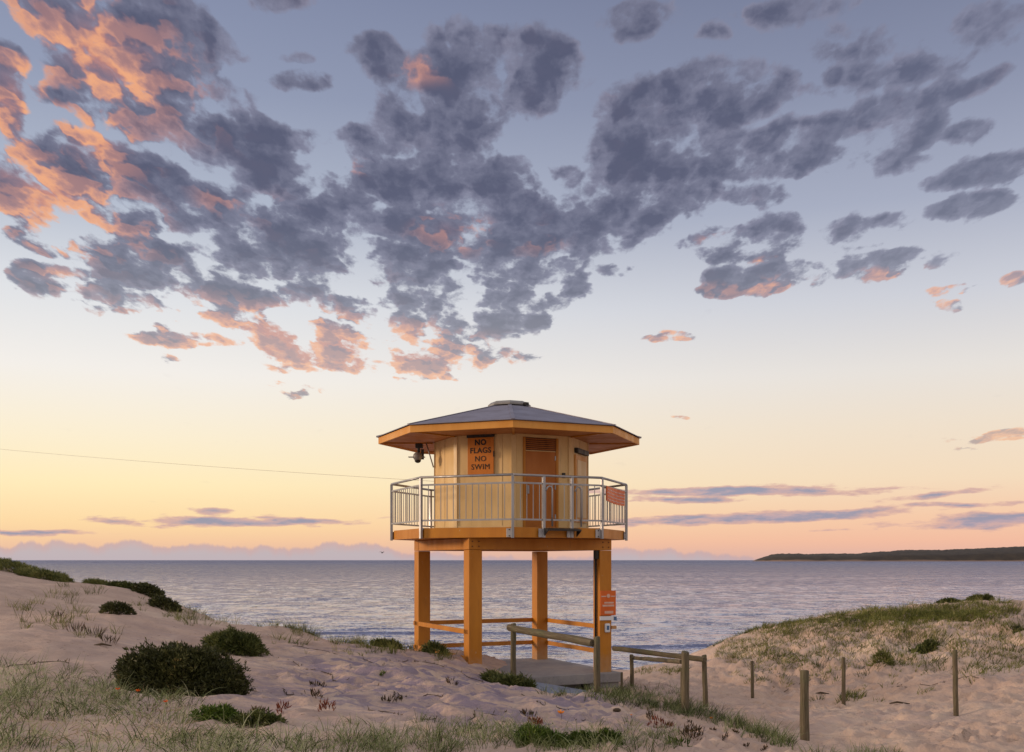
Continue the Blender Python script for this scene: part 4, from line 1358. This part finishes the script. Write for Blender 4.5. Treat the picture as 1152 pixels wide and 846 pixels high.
def vscale(a, s):
    v = nt.nodes.new('ShaderNodeVectorMath'); v.operation = 'SCALE'
    nt.links.new(a, v.inputs[0]); v.inputs['Scale'].default_value = s
    return v.outputs[0]


wn = noise2(nt, P0.outputs[0], 11, 2, .5)
warp = vadd(vadd(wn.outputs['Color'], (.5, .5, .5), 'SUBTRACT'), (.030, .018, 0), 'MULTIPLY')
PW = vadd(P0.outputs[0], warp)

BL = [  # picture x, y, half width, half height, turn, weight
    (150, 55, 100, 62, 28, 1), (225, 78, 40, 26, 20, .8), (8, 95, 22, 45, 0, .75), (65, 112, 42, 11, 0, .6), (250, 158, 62, 32, 10, 1), (205, 110, 35, 30, 0, .7),
    (85, 178, 38, 24, 20, .8), (160, 212, 74, 34, 8, 1), (30, 218, 56, 30, 22, .85), (105, 238, 66, 20, 4, .8), (10, 190, 26, 24, 0, .7),
    (335, 190, 60, 32, 0, 1), (395, 155, 34, 14, 0, .8), (262, 238, 40, 28, 15, .9), (310, 262, 50, 26, 0, .8), (400, 225, 80, 44, 0, 1), (350, 240, 46, 30, 0, .9),
    (545, 88, 90, 40, -6, 1), (610, 78, 42, 30, 0, .9), (505, 130, 66, 46, 0, 1), (480, 195, 78, 44, 0, 1), (560, 215, 50, 36, 0, .85), (540, 265, 64, 26, 0, .85), (440, 265, 56, 22, 0, .8),
    (785, 112, 88, 30, -8, 1), (735, 160, 72, 42, -10, 1), (830, 92, 56, 20, 0, .9), (705, 225, 62, 34, -20, 1), (645, 255, 58, 32, 0, 1), (640, 200, 24, 14, 0, .7), (770, 215, 46, 22, 0, .8),
    (860, 172, 92, 22, -4, .95), (940, 158, 62, 20, -6, .9), (1005, 145, 50, 32, -10, .85), (850, 218, 34, 14, 0, .7),
    (830, 272, 78, 16, 0, .8), (870, 270, 38, 20, 0, .8), (868, 314, 60, 14, 0, .9), (815, 328, 34, 7, 0, .75), (968, 262, 42, 17, -4, .85), (1000, 298, 50, 13, 0, .9), (1000, 243, 22, 9, 0, .6),
    (1095, 232, 50, 12, -4, .75), (1110, 192, 66, 13, -6, .75), (1090, 150, 40, 14, 0, .6), (1078, 323, 32, 6, -8, .7), (1066, 341, 26, 6, 0, .65), (1142, 313, 14, 6, 0, .6),
    (960, 45, 62, 22, 10, .62), (1125, 25, 58, 26, 0, .68), (720, 18, 40, 20, 0, .72), (432, 66, 36, 24, 20, .75), (508, 58, 28, 13, 5, .8), (345, 92, 38, 11, 0, .75), (805, 38, 22, 10, 0, .55), (900, 8, 70, 16, 0, .62),
    (1010, 85, 80, 15, 0, .58), (1090, 100, 60, 14, -10, .55), (980, 75, 40, 12, 0, .5), (310, 5, 40, 14, 0, .6), (230, 20, 30, 14, 40, .55),
    (60, 270, 50, 13, 5, .95), (58, 314, 34, 9, 0, .8), (135, 322, 58, 14, -4, .85), (160, 285, 80, 17, 0, .75), (215, 305, 66, 14, 0, .8), (290, 300, 60, 22, 0, .75), (360, 300, 70, 22, 4, .82), (300, 335, 90, 16, 4, .78),
    (440, 300, 76, 22, 0, .8), (500, 325, 80, 20, 4, .8), (575, 318, 66, 18, 0, .8), (622, 318, 36, 15, 0, .85), (420, 350, 110, 18, 5, .8), (530, 362, 84, 11, 4, .75), (240, 348, 66, 7, 4, .72), (420, 382, 110, 12, 5, 1.0),
    (210, 382, 46, 6, 2, .72), (400, 402, 95, 8, 5, 1.0), (470, 412, 64, 7, 4, 1.0), (560, 290, 60, 16, 0, .7), (335, 414, 30, 4, 0, .6), (541, 410, 14, 4, 0, .65), (330, 436, 40, 7, 0, .55), (200, 366, 26, 4, 0, .6),
    (757, 381, 28, 4.5, 3, .7), (695, 303, 24, 10, 0, .6), (690, 270, 36, 14, 0, .7), (598, 404, 12, 4, 0, .5), (190, 405, 22, 4, 0, .45), (776, 470, 12, 3, 0, .5), (1128, 494, 44, 6, 0, .58), (1100, 507, 24, 3, 0, .4)]
rr = random.Random(5)
for _ in range(46):        # small broken pieces under the main bank
    yy_ = rr.uniform(262, 402)
    lo, hi = (60 + (yy_ - 262) * 1.7, 660 - (yy_ - 262) * .75)
    BL.append((rr.uniform(lo, hi), yy_, rr.uniform(20, 52), rr.uniform(6, 12) * (1.25 - (yy_ - 262) / 220), rr.uniform(-4, 8), rr.uniform(.6, .9)))
for _ in range(10):
    BL.append((rr.uniform(60, 1100), rr.uniform(30, 300), rr.uniform(12, 30), rr.uniform(6, 12), rr.uniform(-15, 15), rr.uniform(.5, .7)))
BL = [(a, b, c, d * (1.6 if b > 285 and a < 665 else 1.08), e, f) for a, b, c, d, e, f in BL]
LOW = [(835, 553, 150, 5.5, 0, .85), (760, 562, 90, 4, 0, .7), (1050, 556, 80, 4, -5, .62), (1080, 567, 60, 3.5, 0, .7), (860, 582, 150, 6.5, -2, .9), (1125, 586, 90, 8, -1, .85), (790, 588, 80, 4, 0, .7), (262, 587, 125, 5.5, 0, .85), (236, 579, 24, 7, 0, .7), (300, 582, 40, 4, 0, .6),
       (40, 599, 75, 3, 0, .7), (445, 581, 26, 3, 0, .4), (940, 597, 60, 2.5, 0, .4), (215, 562, 24, 1.6, 0, .4)]


def blob_sum(vec, lst, grow):
    acc = None
    for (cx, cy, rx, ry, rot, wgt) in lst:
        x0, y0 = ae(cx, cy)
        g = nt.nodes.new('ShaderNodeTexGradient'); g.gradient_type = 'SPHERICAL'
        tm = g.texture_mapping; tm.vector_type = 'TEXTURE'
        tm.translation = (x0, y0, 0); tm.rotation = (0, 0, -R_(rot)); tm.scale = (rx / F * grow, ry / F * grow, 1)
        nt.links.new(vec, g.inputs[0])
        if acc is None:
            acc = mth(nt, 'MULTIPLY', g.outputs['Fac'], wgt)
        else:
            acc = mth(nt, 'SMOOTH_MAX', acc, mth(nt, 'MULTIPLY', g.outputs['Fac'], wgt), .12)
    return acc


d0 = blob_sum(PW, BL, 1.75)
elc = mth(nt, 'MAXIMUM', el, .001)
pvx = mth(nt, 'MULTIPLY', mth(nt, 'DIVIDE', az, mth(nt, 'ADD', elc, .30)), .62)
pvy = mth(nt, 'MULTIPLY', mth(nt, 'LOGARITHM', mth(nt, 'ADD', elc, .02), math.e), .50)
pv = nt.nodes.new('ShaderNodeCombineXYZ'); nt.links.new(pvx, pv.inputs[0]); nt.links.new(pvy, pv.inputs[1])
nv = pv.outputs[0]
nA = noise2(nt, vadd(nv, vscale(warp, .5)), 15, 7, .58)
nv2 = vadd(nv, (-.007, -.012, 0))
nB = noise2(nt, vadd(nv2, vscale(warp, .5)), 15, 4, .55)
nF = noise2(nt, nv, 44, 5, .68)
nF0 = noise2(nt, nv, 34, 3, .6)
n_c = mth(nt, 'SUBTRACT', nA.outputs['Fac'], .5)
def lobes(vec, sc):
    v = nt.nodes.new('ShaderNodeTexVoronoi'); v.voronoi_dimensions = '2D'; v.feature = 'F1'
    v.inputs['Scale'].default_value = sc
    v.inputs['Detail'].default_value = 2.4; v.inputs['Roughness'].default_value = .6
    nt.links.new(vec, v.inputs['Vector'])
    return mth(nt, 'SUBTRACT', .40, v.outputs['Distance'])


wf = vadd(vadd(nF0.outputs['Color'], (.5, .5, .5), 'SUBTRACT'), (.030, .030, 0), 'MULTIPLY')
vA = lobes(vadd(nv, wf), 19)
vB = lobes(vadd(nv2, wf), 19)
nA_c = n_c
d0c = mth(nt, 'MINIMUM', mth(nt, 'MULTIPLY', d0, smooth(nt, el, .22, .33, 2.1, 1.85)), smooth(nt, el, .22, .33, .80, .84))
dens = mth(nt, 'ADD', mth(nt, 'ADD', d0c, mth(nt, 'MULTIPLY', vA, smooth(nt, el, .22, .33, .66, .50))), mth(nt, 'MULTIPLY', n_c, mth(nt, 'ADD', smooth(nt, el, .36, .22, .0, .45), .85)))
dens = mth(nt, 'ADD', dens, mth(nt, 'MULTIPLY', mth(nt, 'SUBTRACT', nF.outputs['Fac'], .5), .36))
alpha = mth(nt, 'MULTIPLY', smooth(nt, dens, .30, .54), smooth(nt, d0, .08, .24))
thick = smooth(nt, dens, .40, .85)
# low streaks near the horizon
nv3 = mapping(nt, P0.outputs[0], (1, 5, 1))
nL = noise2(nt, nv3, 22, 6, .6)
wl = noise2(nt, mapping(nt, P0.outputs[0], (1, 3, 1)), 14, 3, .5)
PL = vadd(P0.outputs[0], vadd(vscale(vadd(wl.outputs['Color'], (.5, .5, .5), 'SUBTRACT'), 1.0), (.02, .006, 0), 'MULTIPLY'))
dl = mth(nt, 'ADD', blob_sum(PL, LOW, 2.0), mth(nt, 'MULTIPLY', mth(nt, 'SUBTRACT', nL.outputs['Fac'], .5), .9))
al_low = smooth(nt, dl, .34, .52)
# warm light: strong at the left and along the lower rims
WARM = [(110, 60, 120, 66, 20, .95), (10, 110, 60, 60, 0, .9), (40, 215, 130, 50, 15, 1), (110, 165, 60, 40, 0, .9), (70, 275, 60, 16, 0, .8), (60, 314, 50, 14, 0, .7), (240, 222, 30, 20, 0, .7), (360, 392, 240, 40, 4, 1.3), (210, 380, 60, 14, 0, .9),
        (510, 262, 44, 24, 0, .8), (480, 82, 36, 16, 0, .65), (600, 270, 30, 16, 0, .5), (770, 205, 30, 14, 0, .2), (870, 324, 60, 12, 0, .75), (820, 328, 46, 9, 0, .75), (1000, 310, 54, 9, 0, .75), (1075, 330, 50, 16, 0, .95), (757, 381, 40, 10, 0, 1),
        (800, 268, 34, 10, 0, .45), (680, 220, 20, 10, 0, .2), (470, 412, 80, 12, 0, .9), (335, 430, 60, 20, 0, 1), (1125, 495, 60, 14, 0, 1), (1142, 313, 20, 10, 0, .8), (776, 470, 20, 8, 0, 1), (860, 292, 22, 5, 0, .7), (395, 182, 22, 10, 0, .55), (300, 240, 60, 40, 0, .25), (370, 330, 160, 50, 0, .28), (160, 90, 50, 24, 0, .3)]
wm = blob_sum(PW, WARM, 1.5)
rel = mth(nt, 'ADD', mth(nt, 'SUBTRACT', nA.outputs['Fac'], nB.outputs['Fac']), mth(nt, 'MULTIPLY', mth(nt, 'SUBTRACT', vA, vB), .7))
relief = smooth(nt, mth(nt, 'MULTIPLY', rel, -1.0), -.16, .16)
wl_ = mth(nt, 'MULTIPLY', mth(nt, 'ADD', wm, mth(nt, 'MULTIPLY', n_c, .5)), 1.0)
warm = smooth(nt, mth(nt, 'ADD', wl_, mth(nt, 'MULTIPLY', mth(nt, 'SUBTRACT', relief, .5), -.36)), .20, .95)
thin = mth(nt, 'SUBTRACT', 1.0, thick)
warm = mth(nt, 'MULTIPLY', warm, mth(nt, 'MULTIPLY_ADD', thin, .55, .42), clamp=True)
body = mixc(nt, thick, S(132, 133, 155), S(86, 89, 113))
body = mixc(nt, mth(nt, 'MULTIPLY', relief, .30), body, S(76, 80, 104))
rose = mixc(nt, relief, S(196, 140, 130), S(146, 116, 128))
hot = mixc(nt, relief, S(242, 172, 126), S(204, 136, 118))
wcol = mixc(nt, smooth(nt, warm, .35, .95), rose, hot)
cloud = mixc(nt, smooth(nt, warm, .0, .75), body, wcol)
# clouds lower in the sky take more of the sky's own light
cloud = mixc(nt, smooth(nt, el, .36, .16, 0, .28), cloud, sky)
al2 = mth(nt, 'MULTIPLY', alpha, smooth(nt, az, .10, .48, .97, .80))
sky = mixc(nt, al2, sky, cloud)
lowc = mixc(nt, smooth(nt, nL.outputs['Fac'], .4, .62), S(178, 158, 172), S(140, 144, 170))
lowc = mixc(nt, smooth(nt, dl, .45, .75), S(214, 172, 162), lowc)
sky = mixc(nt, mth(nt, 'MULTIPLY', al_low, .9), sky, lowc)
# the bank of distant cumulus on the horizon
bx = noise2(nt, mapping(nt, P0.outputs[0], (1, 0, 0)), 9, 2, .5)
bx2 = noise2(nt, mapping(nt, P0.outputs[0], (1, .3, 0)), 34, 5, .55)
env = ramp(nt, mth(nt, 'MULTIPLY_ADD', az, 1.0, .5), [(0, (.3, .3, .3, 1)), (.08, (.95, .95, .95, 1)), (.22, (.62, .62, .62, 1)), (.33, (.72, .72, .72, 1)), (.5, (.15, .15, .15, 1)), (.58, (.2, .2, .2, 1)), (.62, (.62, .62, .62, 1)), (.68, (.35, .35, .35, 1)), (.74, (.12, .12, .12, 1)), (1, (.05, .05, .05, 1))])
hgt = mth(nt, 'ADD', mth(nt, 'MULTIPLY', env.outputs[0], .020), mth(nt, 'MULTIPLY', mth(nt, 'SUBTRACT', bx2.outputs['Fac'], .5), .022))
hgt = mth(nt, 'ADD', hgt, mth(nt, 'MULTIPLY', mth(nt, 'SUBTRACT', bx.outputs['Fac'], .5), .012))
gap = mth(nt, 'SUBTRACT', hgt, el)
ab = smooth(nt, gap, -.0016, .0022)
bank = mixc(nt, smooth(nt, gap, 0, .010), S(198, 170, 172), S(186, 178, 186))
sky = mixc(nt, mth(nt, 'MULTIPLY', ab, .86), sky, bank)
# a faint physical sky on top, with the sun low on the left
ns = nt.nodes.new('ShaderNodeTexSky'); ns.sky_type = 'NISHITA'; ns.sun_disc = False
SUN_EL, SUN_AZ = R_(10), R_(-92)          # azimuth measured from the view direction, to the left
ns.sun_elevation = SUN_EL; ns.sun_rotation = SUN_AZ
sky = mixc(nt, 1.0, sky, mixc(nt, 1.0, ns.outputs[0], (.004, .004, .004, 1), 'MULTIPLY'), 'ADD')
# below the horizon: sea-grey
sky = mixc(nt, smooth(nt, sep.outputs['Z'], -.0005, -.01), sky, S(110, 104, 112))
nt.links.new(sky, bg.inputs['Color'])
bg.inputs['Strength'].default_value = 1.0
try:
    world.cycles.sampling_method = 'MANUAL'
    world.cycles.sample_map_resolution = 512
except Exception:
    pass

sun = bpy.data.lights.new('sun', 'SUN')
sun.energy = 2.0
sun.angle = R_(9)
sun.color = (1.0, .74, .50)
so = bpy.data.objects.new('sun', sun); COL.objects.link(so)
dirv = Vector((math.sin(SUN_AZ) * math.cos(SUN_EL), math.cos(SUN_AZ) * math.cos(SUN_EL), math.sin(SUN_EL)))
so.rotation_euler = (dirv).to_track_quat('Z', 'Y').to_euler()
so.location = (-20, 0, 20)

# ------------------------------------------------------------------ camera
cam = bpy.data.cameras.new('camera')
cam.sensor_width = 36; cam.lens = F / 1152 * 36
cam.shift_y = (630 - 423) / 1152
cam.clip_start = .1; cam.clip_end = 60000
co = bpy.data.objects.new('camera', cam); COL.objects.link(co)
co.location = (0, 0, EYE); co.rotation_euler = (PI / 2, 0, 0)
scene.camera = co
vs = scene.view_settings
vs.view_transform = 'Standard'; vs.look = 'None'; vs.exposure = 0; vs.gamma = 1; vs.use_curve_mapping = False
scene.cycles.max_bounces = 4
scene.cycles.diffuse_bounces = 2
for o in bpy.data.objects:
    if 'origin' in o: del o['origin']
